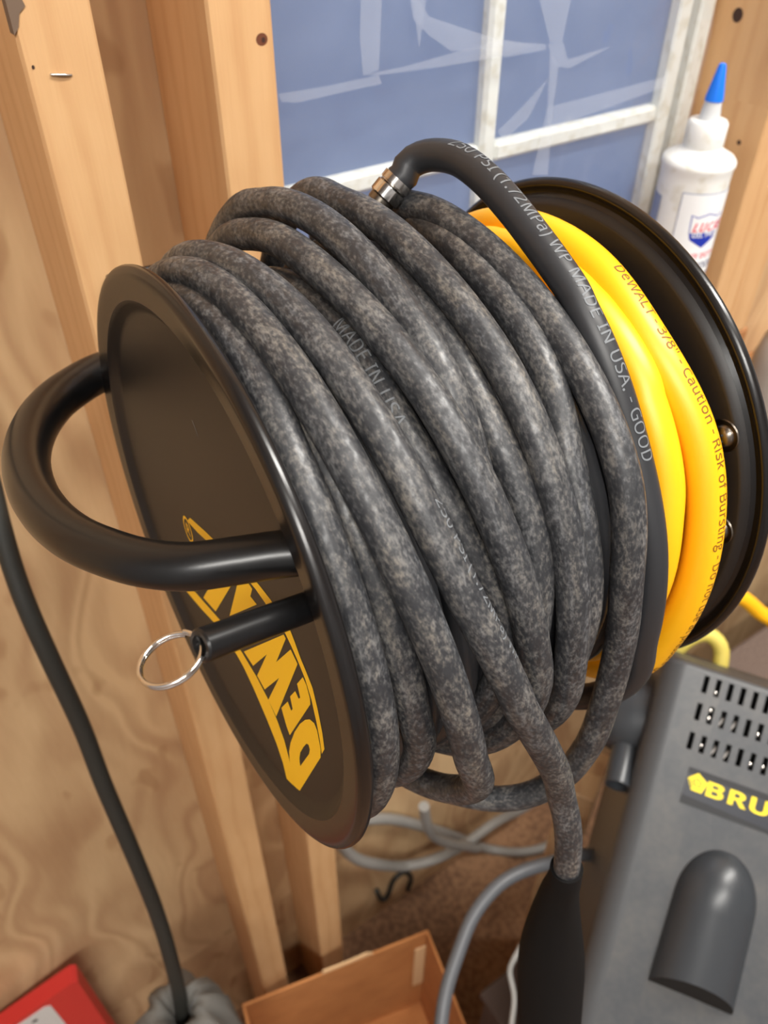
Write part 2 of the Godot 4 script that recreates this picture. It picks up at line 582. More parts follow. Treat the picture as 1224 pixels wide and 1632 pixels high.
func room() -> void:
	var b := Build.new()
	b.box(Vector3(-1.4, -0.38, -0.35), Vector3(2.4, -0.28, 2.9))
	struct("floor", b, M.floor)
	b = Build.new()
	b.box(Vector3(-1.4, 2.4, -0.35), Vector3(2.4, 2.5, 2.9))
	struct("ceiling", b, M.ceiling)
	b = Build.new()
	b.box(Vector3(-1.4, -0.28, -0.12), Vector3(-1.3, 2.4, 2.9))
	struct("wall_left", b, M.unseen_wall_paint)
	b = Build.new()
	b.box(Vector3(2.3, -0.28, -0.12), Vector3(2.4, 2.4, 2.9))
	struct("wall_right", b, M.unseen_wall_paint)
	b = Build.new()
	b.box(Vector3(-1.3, -0.28, 2.8), Vector3(2.3, 2.4, 2.9))
	struct("wall_front", b, M.unseen_wall_paint)
	# plywood sheathing with the window opening left free, and the studs that stand on it
	b = Build.new()
	b.box(Vector3(-1.3, -0.28, -0.13), Vector3(0.205, 2.4, -0.083))
	b.box(Vector3(0.205, -0.28, -0.13), Vector3(0.685, 0.80, -0.083))
	b.box(Vector3(0.205, 1.40, -0.13), Vector3(0.685, 2.4, -0.083))
	b.box(Vector3(0.685, -0.28, -0.13), Vector3(2.3, 2.4, -0.083))
	var w := struct("wall_back", b, M.ply)
	var stud := func(x0: float, x1: float, y0: float, y1: float, off: Vector2, m: Material) -> Node3D:
		return part("stud", w, m, func(q: Build) -> void: q.box(Vector3(x0, y0, -0.083), Vector3(x1, y1, 0.0), 0.0015, 1, Transform3D.IDENTITY, off))
	var s1: Node3D = stud.call(0.0952, 0.1315, -0.28, 2.4, Vector2.ZERO, M.pine)
	var s2: Node3D = stud.call(0.1872, 0.2232, -0.28, 2.4, Vector2(0.021, 0.23), M.pine)
	stud.call(0.6880, 0.7235, 0.79, 2.4, Vector2(0.06, 0.41), M.pine)
	stud.call(0.7245, 0.7600, 0.79, 2.4, Vector2(0.033, 0.11), M.pine)
	stud.call(-0.31, -0.272, -0.28, 2.4, Vector2(0.05, 0.3), M.pine)
	part("window_ledge", w, M.pine_dark, func(q: Build) -> void: q.box(Vector3(0.2235, 0.752, -0.083), Vector3(0.768, 0.7895, 0.0), 0.002, 0))
	part("shelf_board", w, M.pine_dark, func(q: Build) -> void: q.box(Vector3(0.772, 0.645, -0.083), Vector3(1.15, 0.665, 0.085), 0.002, 0))
	for bx in [0.80, 1.11]:
		part("shelf_bracket", w, M.black, func(q: Build) -> void: q.box(Vector3(bx, 0.55, -0.083), Vector3(bx + 0.02, 0.645, 0.0), 0.002))
	# knots, a wany corner, a nail hole and a staple
	var oval := func(q: Build, c: Vector3, rx: float, ry: float, x: Transform3D) -> void:
		var prof := PackedVector2Array([Vector2(0.0006, 0.0), Vector2(0.0005, 0.6), Vector2(0.0, 1.0)])
		var f := PackedVector2Array()
		for p in prof:
			f.append(Vector2(p.x, p.y))
		var t := Transform3D(x.basis * Basis(Vector3(0, 0, 1), Vector3(0, 1, 0) * ry, Vector3(-1, 0, 0) * rx), c)
		q.lathe(f, 20, t)
	part("knot", s2, M.knot, func(q: Build) -> void: oval.call(q, Vector3(0.2160, 1.1234, 0.0), 0.0034, 0.0030, Transform3D.IDENTITY))
	part("knot_core", s2, M.knot_dark, func(q: Build) -> void: oval.call(q, Vector3(0.2166, 1.1232, 0.0003), 0.0014, 0.0016, Transform3D.IDENTITY))
	part("nail_hole", s1, M.knot_dark, func(q: Build) -> void: oval.call(q, Vector3(0.0995, 1.1251, 0.0), 0.0007, 0.0009, Transform3D.IDENTITY))
	part("bark_edge", s1, M.bark, func(q: Build) -> void: q.slab(outline([0.0948, 1.160, 0.1005, 1.156, 0.1025, 1.149, 0.0992, 1.1465, 0.0975, 1.1415, 0.0948, 1.1385]), -0.006, 0.0008))
	part("staple", s1, M.steel, func(q: Build) -> void: q.tube(PackedVector3Array([Vector3(0.1064, 1.1213, -0.001), Vector3(0.1067, 1.1213, 0.0006), Vector3(0.1113, 1.1206, 0.0011), Vector3(0.1155, 1.1199, 0.0006), Vector3(0.1158, 1.1199, -0.001)]), 0.0006, 8))
	# knots in the shaded cheek of the stud right of the window
	part("knot", w, M.knot_dark, func(q: Build) -> void: oval.call(q, Vector3(0.6878, 0.9870, -0.021), 0.002, 0.0022, Transform3D(Basis(Vector3.UP, -PI / 2), Vector3.ZERO)))
	part("knot", w, M.knot_dark, func(q: Build) -> void: oval.call(q, Vector3(0.6878, 1.0800, -0.055), 0.005, 0.0055, Transform3D(Basis(Vector3.UP, -PI / 2), Vector3.ZERO)))


func window() -> void:
	var b := Build.new()
	# outer casing
	b.box(Vector3(0.6665, 0.80, -0.12), Vector3(0.6850, 1.40, -0.076), 0.002)
	b.box(Vector3(0.205, 0.80, -0.12), Vector3(0.2235, 1.40, -0.076), 0.002)
	b.box(Vector3(0.2235, 0.80, -0.12), Vector3(0.6665, 0.815, -0.076), 0.002, 0)
	b.box(Vector3(0.2235, 1.385, -0.12), Vector3(0.6665, 1.40, -0.076), 0.002, 0)
	var w := struct("window_1", b, M.frame)
	part("sash", w, M.frame, func(q: Build) -> void:
		q.box(Vector3(0.6435, 0.821, -0.10), Vector3(0.6595, 1.379, -0.079), 0.002)
		q.box(Vector3(0.2285, 0.821, -0.10), Vector3(0.2445, 1.379, -0.079), 0.002)
		q.box(Vector3(0.2445, 0.821, -0.10), Vector3(0.6435, 0.835, -0.079), 0.002, 0)
		q.box(Vector3(0.2445, 1.365, -0.10), Vector3(0.6435, 1.379, -0.079), 0.002, 0))
	part("seal", w, M.groove, func(q: Build) -> void:
		q.box(Vector3(0.6595, 0.815, -0.11), Vector3(0.6665, 1.385, -0.086))
		q.box(Vector3(0.2235, 0.815, -0.11), Vector3(0.2285, 1.385, -0.086))
		q.box(Vector3(0.2285, 0.815, -0.11), Vector3(0.6595, 0.821, -0.086), 0, 0)
		q.box(Vector3(0.2285, 1.379, -0.11), Vector3(0.6595, 1.385, -0.086), 0, 0))
	part("muntin", w, M.frame, func(q: Build) -> void: q.box(Vector3(0.4394, 0.835, -0.094), Vector3(0.4548, 1.365, -0.080), 0.003))
	for y in [0.997, 1.183]:
		part("muntin", w, M.frame, func(q: Build) -> void: q.box(Vector3(0.2445, y, -0.094), Vector3(0.4394, y + 0.0145, -0.0805), 0.003, 0))
		part("muntin", w, M.frame, func(q: Build) -> void: q.box(Vector3(0.4548, y - 0.001, -0.094), Vector3(0.6435, y + 0.0135, -0.0805), 0.003, 0))
	for x in [[0.2445, 0.4394], [0.4548, 0.6435]]:
		for y in [[0.835, 0.997], [1.0115, 1.183], [1.1975, 1.365]]:
			part("pane", w, M.pane, func(q: Build) -> void: q.box(Vector3(x[0], y[0], -0.0925), Vector3(x[1], y[1], -0.0895)))


func plastic_film() -> void:
	var f := thing("plastic_film", "crumpled clear plastic sheet stretched over the blue window", "film", Transform3D(Basis.IDENTITY, Vector3(0.45, 0.82, -0.07)))
	var n := noise(9.0, 77, 3)
	part("sheet", f, M.film, func(b: Build) -> void:
		var p := []
		var m := []
		var bump := func(x: float, y: float) -> float: return n.get_noise_2d(x, y) * 0.004
		for i in 41:
			var r := []
			var q := []
			for j in 49:
				var x := lerpf(-0.225, 0.228, i / 40.0)
				var y := lerpf(-0.005, 0.57, j / 48.0)
				r.append(Vector3(x, y, bump.call(x, y)))
				q.append(Vector3(-(bump.call(x + 0.002, y) - bump.call(x - 0.002, y)) / 0.004, -(bump.call(x, y + 0.002) - bump.call(x, y - 0.002)) / 0.004, 1.0).normalized())
			p.append(r); m.append(q)
		b.grid(p, m))
	for o in [
		[0.2569, 1.0778, 0.2936, 1.0775, 0.3325, 1.0787, 0.3350, 1.0731, 0.3053, 1.0722, 0.2699, 1.0709, 0.2587, 1.0732],
		[0.3195, 1.1321, 0.3355, 1.1307, 0.3325, 1.0817, 0.3201, 1.0803, 0.3181, 1.1016],
		[0.3196, 1.0804, 0.3529, 1.0810, 0.3952, 1.0847, 0.4402, 1.0874, 0.4680, 1.0811, 0.4416, 1.0769, 0.3848, 1.0771, 0.3325, 1.0787],
		[0.3545, 1.1290, 0.3725, 1.1084, 0.4343, 1.0881, 0.4409, 1.0822, 0.3924, 1.0858, 0.3731, 1.0974, 0.3598, 1.1079],
		[0.3570, 1.1287, 0.3711, 1.1275, 0.3650, 1.0909],
		[0.4645, 1.1191, 0.5018, 1.1159, 0.4975, 1.0795, 0.4854, 1.0802],
		[0.4403, 1.0866, 0.4811, 1.0800, 0.4817, 1.0763, 0.4417, 1.0760],
		[0.4833, 1.0797, 0.4987, 1.0794, 0.5057, 1.0669, 0.5514, 1.0705, 0.5093, 1.0605, 0.4928, 1.0640],
		[0.4863, 1.0751, 0.4974, 1.0635, 0.4970, 1.0359, 0.5010, 0.9818, 0.4837, 0.9851, 0.4911, 1.0368],
		[0.4876, 1.0557, 0.4718, 1.0302, 0.4492, 1.0180, 0.4417, 1.0256, 0.4658, 1.0405],
		[0.4914, 1.0352, 0.6243, 1.0394, 0.6270, 1.0314, 0.4943, 1.0186]]:
		part("fold", f, M.fold, func(b: Build) -> void:
			var poly := outline(o)
			for i in poly.size():
				poly[i] -= Vector2(0.45, 0.82)
			b.slab(poly, 0.0046, 0.0049))


func hose_reel(at: Transform3D) -> void:
	var r := thing("hose_reel", "black metal hose reel with a yellow logo on its near flange", "hose reel", at)
	# near flange: a shallow dish with a rolled rim
	var prof := PackedVector2Array([Vector2(0.0034, 0.0), Vector2(0.0034, 0.106), Vector2(0.0028, 0.1085), Vector2(0.0004, 0.1105), Vector2(-0.0006, 0.1125), Vector2(-0.0009, 0.117), Vector2(-0.0013, 0.121)])
	for i in 9:
		var an := PI * i / 8.0
		prof.append(Vector2(0.0017 - 0.003 * cos(an), 0.1222 + 0.0030 * sin(an)))
	prof.append_array([Vector2(0.0045, 0.119), Vector2(0.0052, 0.112), Vector2(0.0050, 0.0)])
	var near := part("flange", r, M.black_paint, func(b: Build) -> void:
		b.lathe(prof.slice(0, 5), 128)
		b.lathe(prof.slice(16), 128))
	part("rim", near, M.rim, func(b: Build) -> void: b.lathe(prof.slice(4, 17), 128))
	part("logo", near, M.logo, func(b: Build) -> void: logo(b))
	part("scratch", near, M.cloth, func(b: Build) -> void:
		b.slab(outline([-3.6, 72.0, -2.6, 72.4, 1.4, 67.0, 0.8, 66.4], 0.001), 0.0, 0.00005, Transform3D(Basis(Vector3(0, 0, 1), Vector3(0, 1, 0), Vector3(-1, 0, 0)), Vector3(0.00338, 0, 0)), false))
	# far flange, turned the other way
	var mir := PackedVector2Array()
	var w := 0.1936
	mir.append(Vector2(w - 0.0045, 0.0))
	mir.append(Vector2(w - 0.0045, 0.1135))
	mir.append(Vector2(w - 0.0040, 0.1150))
	mir.append(Vector2(w - 0.0012, 0.1170))
	mir.append(Vector2(w + 0.0002, 0.1185))
	mir.append(Vector2(w - 0.0002, 0.1200))
	mir.append(Vector2(w - 0.0012, 0.1212))
	for i in 9:
		var an := PI * i / 8.0
		mir.append(Vector2(w + 0.0012 - 0.0028 * cos(an), 0.1222 + 0.0028 * sin(an)))
	mir.append_array([Vector2(w + 0.004, 0.119), Vector2(w + 0.003, 0.1165), Vector2(w - 0.001, 0.1135), Vector2(w - 0.001, 0.0)])
	var far := part("flange", r, M.black_paint, func(b: Build) -> void:
		b.lathe(mir.slice(0, 4), 128)
		b.lathe(mir.slice(17), 128))
	part("rim", far, M.rim, func(b: Build) -> void: b.lathe(mir.slice(3, 18), 128))
	for s in [[0.0575, 0.0945], [0.0160, 0.1070]]:
		var sc := part("screw", far, M.dark_steel, func(b: Build) -> void:
			var x := Transform3D(Basis.IDENTITY, Vector3(w - 0.0045, s[0], s[1]) * Vector3(1, 0.985, 0.985))
			b.lathe(PackedVector2Array([Vector2(-0.0034, 0.0), Vector2(-0.0033, 0.0014), Vector2(-0.0028, 0.0030), Vector2(-0.0017, 0.0044), Vector2(-0.0004, 0.0049), Vector2(0.0, 0.0050)]), 28, x)
			b.lathe(PackedVector2Array([Vector2(-0.0004, 0.0049), Vector2(-0.0006, 0.0068), Vector2(0.0, 0.0071)]), 28, x))
		sc.name = "screw"
		part("screw_recess", far, M.hole, func(b: Build) -> void:
			for t in 2:
				b.box(Vector3(-0.0006, -0.0024, -0.0005), Vector3(0.0006, 0.0024, 0.0005), 0.0002, 1, Transform3D(Basis(Vector3.RIGHT, 0.5 + t * PI / 2), Vector3(w - 0.0078, s[0] * 0.985, s[1] * 0.985))))
	part("drum", r, M.black, func(b: Build) -> void: b.lathe(PackedVector2Array([Vector2(0.005, 0.062), Vector2(w - 0.004, 0.062)]), 48))
	# bent frame tube: out of the near flange, round it and along behind the reel
	var k := pts([0.0090, 0.0658, 0.0745, 0.0003, 0.0649, 0.0698, -0.0106, 0.0639, 0.0650, -0.0247, 0.0625, 0.0581, -0.0354, 0.0603, 0.0470, -0.0435, 0.0574, 0.0327, -0.0498, 0.0543, 0.0171, -0.0537, 0.0503, -0.0027, -0.0545, 0.0451, -0.0281, -0.0509, 0.0394, -0.0569, -0.0427, 0.0338, -0.0842, -0.0310, 0.0292, -0.1072, -0.0169, 0.0258, -0.1239, 0.0040, 0.0232, -0.1372, 0.04, 0.019, -0.146, 0.12, 0.012, -0.149, 0.19, 0.006, -0.144, 0.222, 0.003, -0.115, 0.232, 0.0, -0.06, 0.232, 0.0, 0.0])
	var path := even(spline(k, 10), 0.004)
	var rad := PackedFloat32Array()
	for i in path.size():
		rad.append(lerpf(0.0077, 0.0099, clampf((0.07 - path[i].z) / 0.17, 0.0, 1.0)))
	part("frame_tube", r, M.black_tube, func(b: Build) -> void: b.tube(path, rad, 28))
	part("hub", r, M.black, func(b: Build) -> void: b.lathe(PackedVector2Array([Vector2(w - 0.001, 0.028), Vector2(0.215, 0.026), Vector2(0.226, 0.018), Vector2(0.245, 0.016), Vector2(0.246, 0.0)]), 32))
	for s in [0.045, 0.17]:
		part("wall_bracket", r, M.black, func(b: Build) -> void:
			b.tube(PackedVector3Array([Vector3(s, 0.014, -0.148), Vector3(s, 0.013, -0.170), Vector3(s, 0.012, -0.1845)]), 0.007, 16)
			b.box(Vector3(s - 0.018, -0.03, -0.189), Vector3(s + 0.018, 0.05, -0.1845), 0.001))
	# the crank pin, and the little cross hole at its tip
	var p0 := Vector3(0.0038, 0.0549, 0.0864)
	var p1 := Vector3(-0.0357, 0.0679, 0.0945)
	var dir := (p1 - p0).normalized()
	part("crank_pin", r, M.black_tube, func(b: Build) -> void:
		var y := dir.cross(Vector3(0, 0, 1)).normalized()
		var len := p0.distance_to(p1)
		b.lathe(PackedVector2Array([Vector2(0, 0.0049), Vector2(len - 0.0006, 0.0050), Vector2(len, 0.0044), Vector2(len, 0.0032), Vector2(len - 0.003, 0.0030), Vector2(len - 0.003, 0.0)]), 32, Transform3D(Basis(dir, y, dir.cross(y)), p0)))


func logo(b: Build) -> void:
	var x := Transform3D(Basis(Vector3(0, 0, 1), Vector3(0, 1, 0), Vector3(-1, 0, 0)), Vector3(0.00336, 0, 0))
	var parts := [
		[-61.6, -67.8, -51.1, -65.3, -34.9, -60.3, -18.0, -53.8, 8.3, -50.4, 15.6, -51.9, 24.3, -56.5, 36.8, -66.0, 44.8, -73.7, 50.4, -82.9, 53.5, -94.9, 54.2, -112.1, 60.0, -99.3, 59.7, -84.1, 58.0, -69.8, 54.4, -59.6, 48.9, -52.1, 41.0, -46.1, 30.4, -42.3, 16.1, -40.8, -8.4, -42.6, -29.0, -49.3, -47.7, -55.3],
		[-33.0, 0.2, -19.7, 3.3, 33.0, 20.8, 40.8, 21.8, 48.5, 21.7, 65.1, 20.3, 69.3, 17.8, 74.1, 14.3, 78.9, 9.7, 83.1, 2.3, 86.2, -7.8, 88.1, -16.3, 89.2, -24.0, 91.5, -17.9, 90.4, -9.0, 87.7, 1.6, 84.5, 10.7, 80.2, 15.0, 76.3, 18.4, 72.4, 23.3, 69.7, 26.2, 54.4, 28.4, 46.1, 27.7, 39.1, 26.8, -8.6, 12.5, -27.4, 6.2],
		[60.8, -47.9, 81.9, -1.8, 81.9, 1.6, 79.6, 7.1, 77.1, 8.7, 71.8, -1.0, 73.7, -7.1, 72.3, -9.6, 69.7, -7.8, 64.5, -17.1, 65.9, -23.6, 64.4, -26.5, 61.8, -23.5, 54.7, -36.1, 56.7, -40.9, 58.3, -44.6],
		[48.1, -50.1, 73.5, 12.3, 68.5, 15.2, 54.0, -7.3, 65.0, 17.6, 63.5, 18.4, 18.6, -37.6, 27.9, -37.5, 45.3, -11.6, 31.3, -40.5, 38.3, -42.4, 55.4, -15.6, 41.2, -46.3],
		[6.3, -26.1, 23.5, 11.3, 29.2, 22.3, 31.8, 19.4, 37.6, 19.0, 34.7, 12.3, 40.5, 13.0],
		[-28.6, -46.0, -13.8, -24.1, -4.4, -8.8, 24.9, 17.5, 18.0, 6.0, -12.7, -40.9],
		[-44.8, -52.8, -48.2, -53.0, -26.5, -33.3, -31.3, -40.6, -37.7, -49.7],
		# the D in two halves round its counter
		[61.2, -96.0, 88.1, -27.8, 88.4, -22.0, 86.4, -12.7, 78.2, -32.2, 79.2, -34.1, 78.2, -38.6, 69.0, -59.8],
		[61.2, -96.0, 69.0, -59.8, 68.6, -57.3, 68.8, -53.7, 70.1, -48.1, 73.3, -40.3, 76.4, -33.8, 78.2, -32.2, 86.4, -12.7, 84.3, -10.5, 80.6, -12.5, 76.6, -17.8, 71.6, -26.6, 66.0, -39.0, 61.0, -52.9, 58.5, -63.0, 58.2, -73.2, 59.6, -85.2]]
	for o in parts:
		b.slab(outline(o, 0.001), 0.0, 0.00005, x, false)
	var c := Vector2(-33.9, -5.8) * 0.001
	for i in 20:
		var d0 := Vector2.from_angle(TAU * i / 20.0)
		var d1 := Vector2.from_angle(TAU * (i + 1) / 20.0)
		var st := Vector2(0.0055, 0.0075)
		b.slab(PackedVector2Array([c + d0 * st, c + d1 * st, c + d1 * st * 0.78, c + d0 * st * 0.78]), 0.0, 0.00005, x, false)
	var tr := letters("R", 0.006)
	for i in range(0, tr.size(), 3):
		b.flat(x * (tr[i] + Vector3(c.x - 0.0022, c.y - 0.003, 0)), x * (tr[i + 1] + Vector3(c.x - 0.0022, c.y - 0.003, 0)), x * (tr[i + 2] + Vector3(c.x - 0.0022, c.y - 0.003, 0)), Vector3(-1, 0, 0))


func run_near(path: PackedVector3Array, deg: float, s: float, r: float) -> float:
	var q := Vector3(s, r * sin(deg_to_rad(deg)), r * cos(deg_to_rad(deg)))
	var best := INF
	var out := 0.0
	var run := 0.0
	for i in path.size():
		if i:
			run += path[i].distance_to(path[i - 1])
		var d := path[i].distance_squared_to(q)
		if d < best:
			best = d
			out = run
	return out


func black_hose(at: Transform3D) -> void:
	var h := thing("rubber_hose", "black dusty rubber air hose wound in many loose turns on the reel", "hose", at)
	var path := winding([107.8, 117.0, 135.4, 107.1, 118.9, 136.5, 106.9, 121.4, 140.4, 105.6, 125.1, 142.7, 102.6, 128.3, 143.6, 97.9, 130.6, 142.7, 91.8, 131.1, 139.3, 85.5, 131.6, 134.6, 78.4, 132.1, 129.9, 72.1, 132.3, 127.2, 66.1, 133.1, 124.9, 60.3, 133.1, 122.2, 38.8, 135.9, 114.2, 17.5, 136.0, 115.9, -3.8, 137.0, 119.3, -25.0, 141.7, 124.8, -90.0, 140.0, 122.0, -150.0, 136.0, 120.0, -235.0, 131.6, 122.4, -257.5, 121.6, 118.3, -280.0, 114.6, 115.0, -302.5, 112.4, 113.9, -325.0, 106.1, 112.7, -347.5, 105.0, 113.5, -370.0, 102.1, 113.5, -430.0, 100.0, 114.0, -510.0, 95.0, 118.0, -590.0, 90.7, 138.0, -615.0, 88.6, 130.6, -640.0, 88.5, 124.3, -665.0, 91.6, 120.7, -690.0, 93.2, 118.9, -715.0, 94.6, 118.6, -740.0, 99.8, 120.2, -800.0, 105.0, 120.0, -870.0, 118.0, 120.0, -950.0, 124.9, 128.0, -972.9, 122.4, 124.4, -995.7, 120.8, 120.5, -1018.6, 121.8, 118.9, -1044.6, 119.5, 124.0, -1063.8, 118.5, 120.5, -1075.6, 121.9, 118.4, -1089.2, 124.7, 120.6, -1101.0, 124.6, 128.4, -1112.8, 123.4, 141.8, -1121.2, 118.5, 153.3, -1127.1, 107.5, 160.0, -1133.0, 94.8, 161.0, -1139.0, 80.6, 155.1, -1145.0, 66.5, 143.7, -1152.0, 54.0, 130.0, -1230.0, 55.0, 134.0, -1305.0, 63.0, 140.3, -1323.8, 65.7, 136.6, -1342.5, 67.0, 130.7, -1361.2, 68.0, 124.3, -1380.0, 70.1, 118.4, -1402.0, 70.0, 109.0, -1430.0, 70.0, 104.0, -1470.0, 72.0, 104.0, -1530.0, 80.0, 106.0, -1590.0, 84.0, 108.0, -1665.0, 86.0, 112.0, -1710.0, 85.6, 114.1, -1730.0, 82.7, 112.8, -1750.0, 82.4, 112.1, -1770.0, 85.0, 112.0, -1790.0, 82.0, 110.6, -1825.0, 76.0, 108.0, -1880.0, 62.0, 110.0, -1950.0, 54.0, 120.0, -2025.0, 52.8, 128.2, -2049.2, 54.6, 125.6, -2073.3, 54.6, 122.0, -2097.5, 59.8, 119.9, -2121.7, 66.3, 118.7, -2145.8, 73.9, 118.1, -2170.0, 80.0, 117.4, -2220.0, 70.0, 114.0, -2280.0, 58.0, 108.0, -2350.0, 54.0, 107.0, -2400.0, 54.0, 107.0, -2440.0, 54.8, 108.4, -2463.3, 53.8, 107.1, -2486.7, 60.3, 107.3, -2510.0, 70.1, 108.1, -2550.0, 62.0, 105.0, -2610.0, 40.0, 106.0, -2670.0, 22.0, 108.0, -2760.0, 20.0, 108.0, -2820.0, 21.8, 109.0, -2846.7, 23.9, 108.9, -2873.3, 28.5, 109.2, -2900.0, 35.0, 109.8, -2960.0, 26.0, 108.0, -3030.0, 17.0, 112.0, -3115.0, 16.0, 110.0, -3160.0, 15.1, 111.8, -3185.0, 12.2, 111.6, -3210.0, 12.2, 111.8, -3235.0, 14.1, 112.4, -3260.0, 15.1, 113.4, -3320.0, 15.0, 117.0, -3390.0, 17.0, 119.0, -3475.0, 18.6, 118.0, -3500.8, 20.9, 118.5, -3526.7, 22.6, 118.9, -3552.5, 25.5, 119.7, -3578.3, 32.7, 121.7, -3604.2, 44.0, 125.2, -3630.0, 58.7, 129.7, -3675.0, 52.0, 127.0, -3750.0, 32.0, 123.0, -3835.0, 28.3, 122.7, -3859.2, 30.9, 121.5, -3883.3, 35.3, 120.5, -3907.5, 39.0, 120.7, -3931.7, 45.7, 122.9, -3955.8, 61.3, 128.2])
	# its end leaves the turns and hangs down in front of them
	var tail := pts([0.0785, -0.0280, 0.1295, 0.0905, -0.0560, 0.1300, 0.0975, -0.0790, 0.1311, 0.1009, -0.0957, 0.1348, 0.1031, -0.1145, 0.1383, 0.1045, -0.1400, 0.1412, 0.1070, -0.1700, 0.1405, 0.1075, -0.2180, 0.1465, 0.1085, -0.3100, 0.1640])
	var joint := PackedVector3Array(path.slice(0, path.size() - 1))
	joint.append_array(spline(PackedVector3Array([path[path.size() - 1]]) + tail, 8))
	path = even(joint, 0.0035)
	var r := 0.00632
	var head := 0
	while head < path.size() and head * 0.0035 < 0.62:
		head += 1
	part("hose_body", h, M.dusty, func(b: Build) -> void: b.tube(path.slice(head - 1), r, 20, true, 0.5))
	part("hose_end", h, M.rubber, func(b: Build) -> void: b.tube(path.slice(0, head), r, 20))
	var inner := PackedVector3Array()
	for i in 330:
		var a := deg_to_rad(150.0 - 10.0 * i)
		inner.append(Vector3(0.024 + 0.0132 * i / 36.0, 0.1025 * sin(a), 0.1025 * cos(a)))
	part("inner_turns", h, M.rubber, func(b: Build) -> void: b.tube(even(inner, 0.005), r, 16))
	part("lettering", h, M.rubber_print, func(b: Build) -> void:
		print_on(b, path, 0.030, r + 0.0001, "250 PSI (1.72MPa) WP MADE IN USA. - GOOD", 0.0052, Vector3(-0.16, 0.77, 0.62), Vector3(0.838, 0.527, 0.0), false)
		print_on(b, path, run_near(path, 42, 0.0425, 0.122), r + 0.0001, "250 PSI (1.72MPa) WP", 0.0044, Vector3(0.5, 0.69, 0.47), Vector3(1, 0.3, 0), false)
		print_on(b, path, run_near(path, 78, 0.0545, 0.108), r + 0.0001, "MADE IN USA.", 0.0052, Vector3(-0.485, 0.56, 0.67), Vector3(1, 0.3, 0), false))
	# steel end fitting
	var d := (path[0] - path[3]).normalized()
	var y := d.cross(Vector3(0, 1, 0)).normalized()
	var x := Transform3D(Basis(d, y, d.cross(y)), path[0])
	part("ferrule", h, M.steel, func(b: Build) -> void: b.lathe(PackedVector2Array([Vector2(-0.0008, 0.0068), Vector2(0.0022, 0.0068), Vector2(0.0030, 0.0060), Vector2(0.0030, 0.0)]), 24, x))
	part("hex_nut", h, M.chrome, func(b: Build) -> void: b.lathe(PackedVector2Array([Vector2(0.0030, 0.0), Vector2(0.0030, 0.0066), Vector2(0.0038, 0.0076), Vector2(0.0085, 0.0076), Vector2(0.0092, 0.0066), Vector2(0.0092, 0.0)]), 6, x))
	part("fitting_tip", h, M.dark_steel, func(b: Build) -> void: b.lathe(PackedVector2Array([Vector2(0.0092, 0.0058), Vector2(0.0118, 0.0058), Vector2(0.0122, 0.0052), Vector2(0.0122, 0.0034), Vector2(0.0100, 0.0032), Vector2(0.0100, 0.0)]), 24, x))
	# black grip over the hanging end
	var g := path.slice(path.size() - 52)
	var gr := PackedFloat32Array()
	for i in g.size():
		gr.append(lerpf(0.0078, 0.0185, smoothstep(0.0, 0.62, i / float(g.size() - 1))))
	part("end_sleeve", h, M.sleeve, func(b: Build) -> void: b.tube(g, gr, 24))


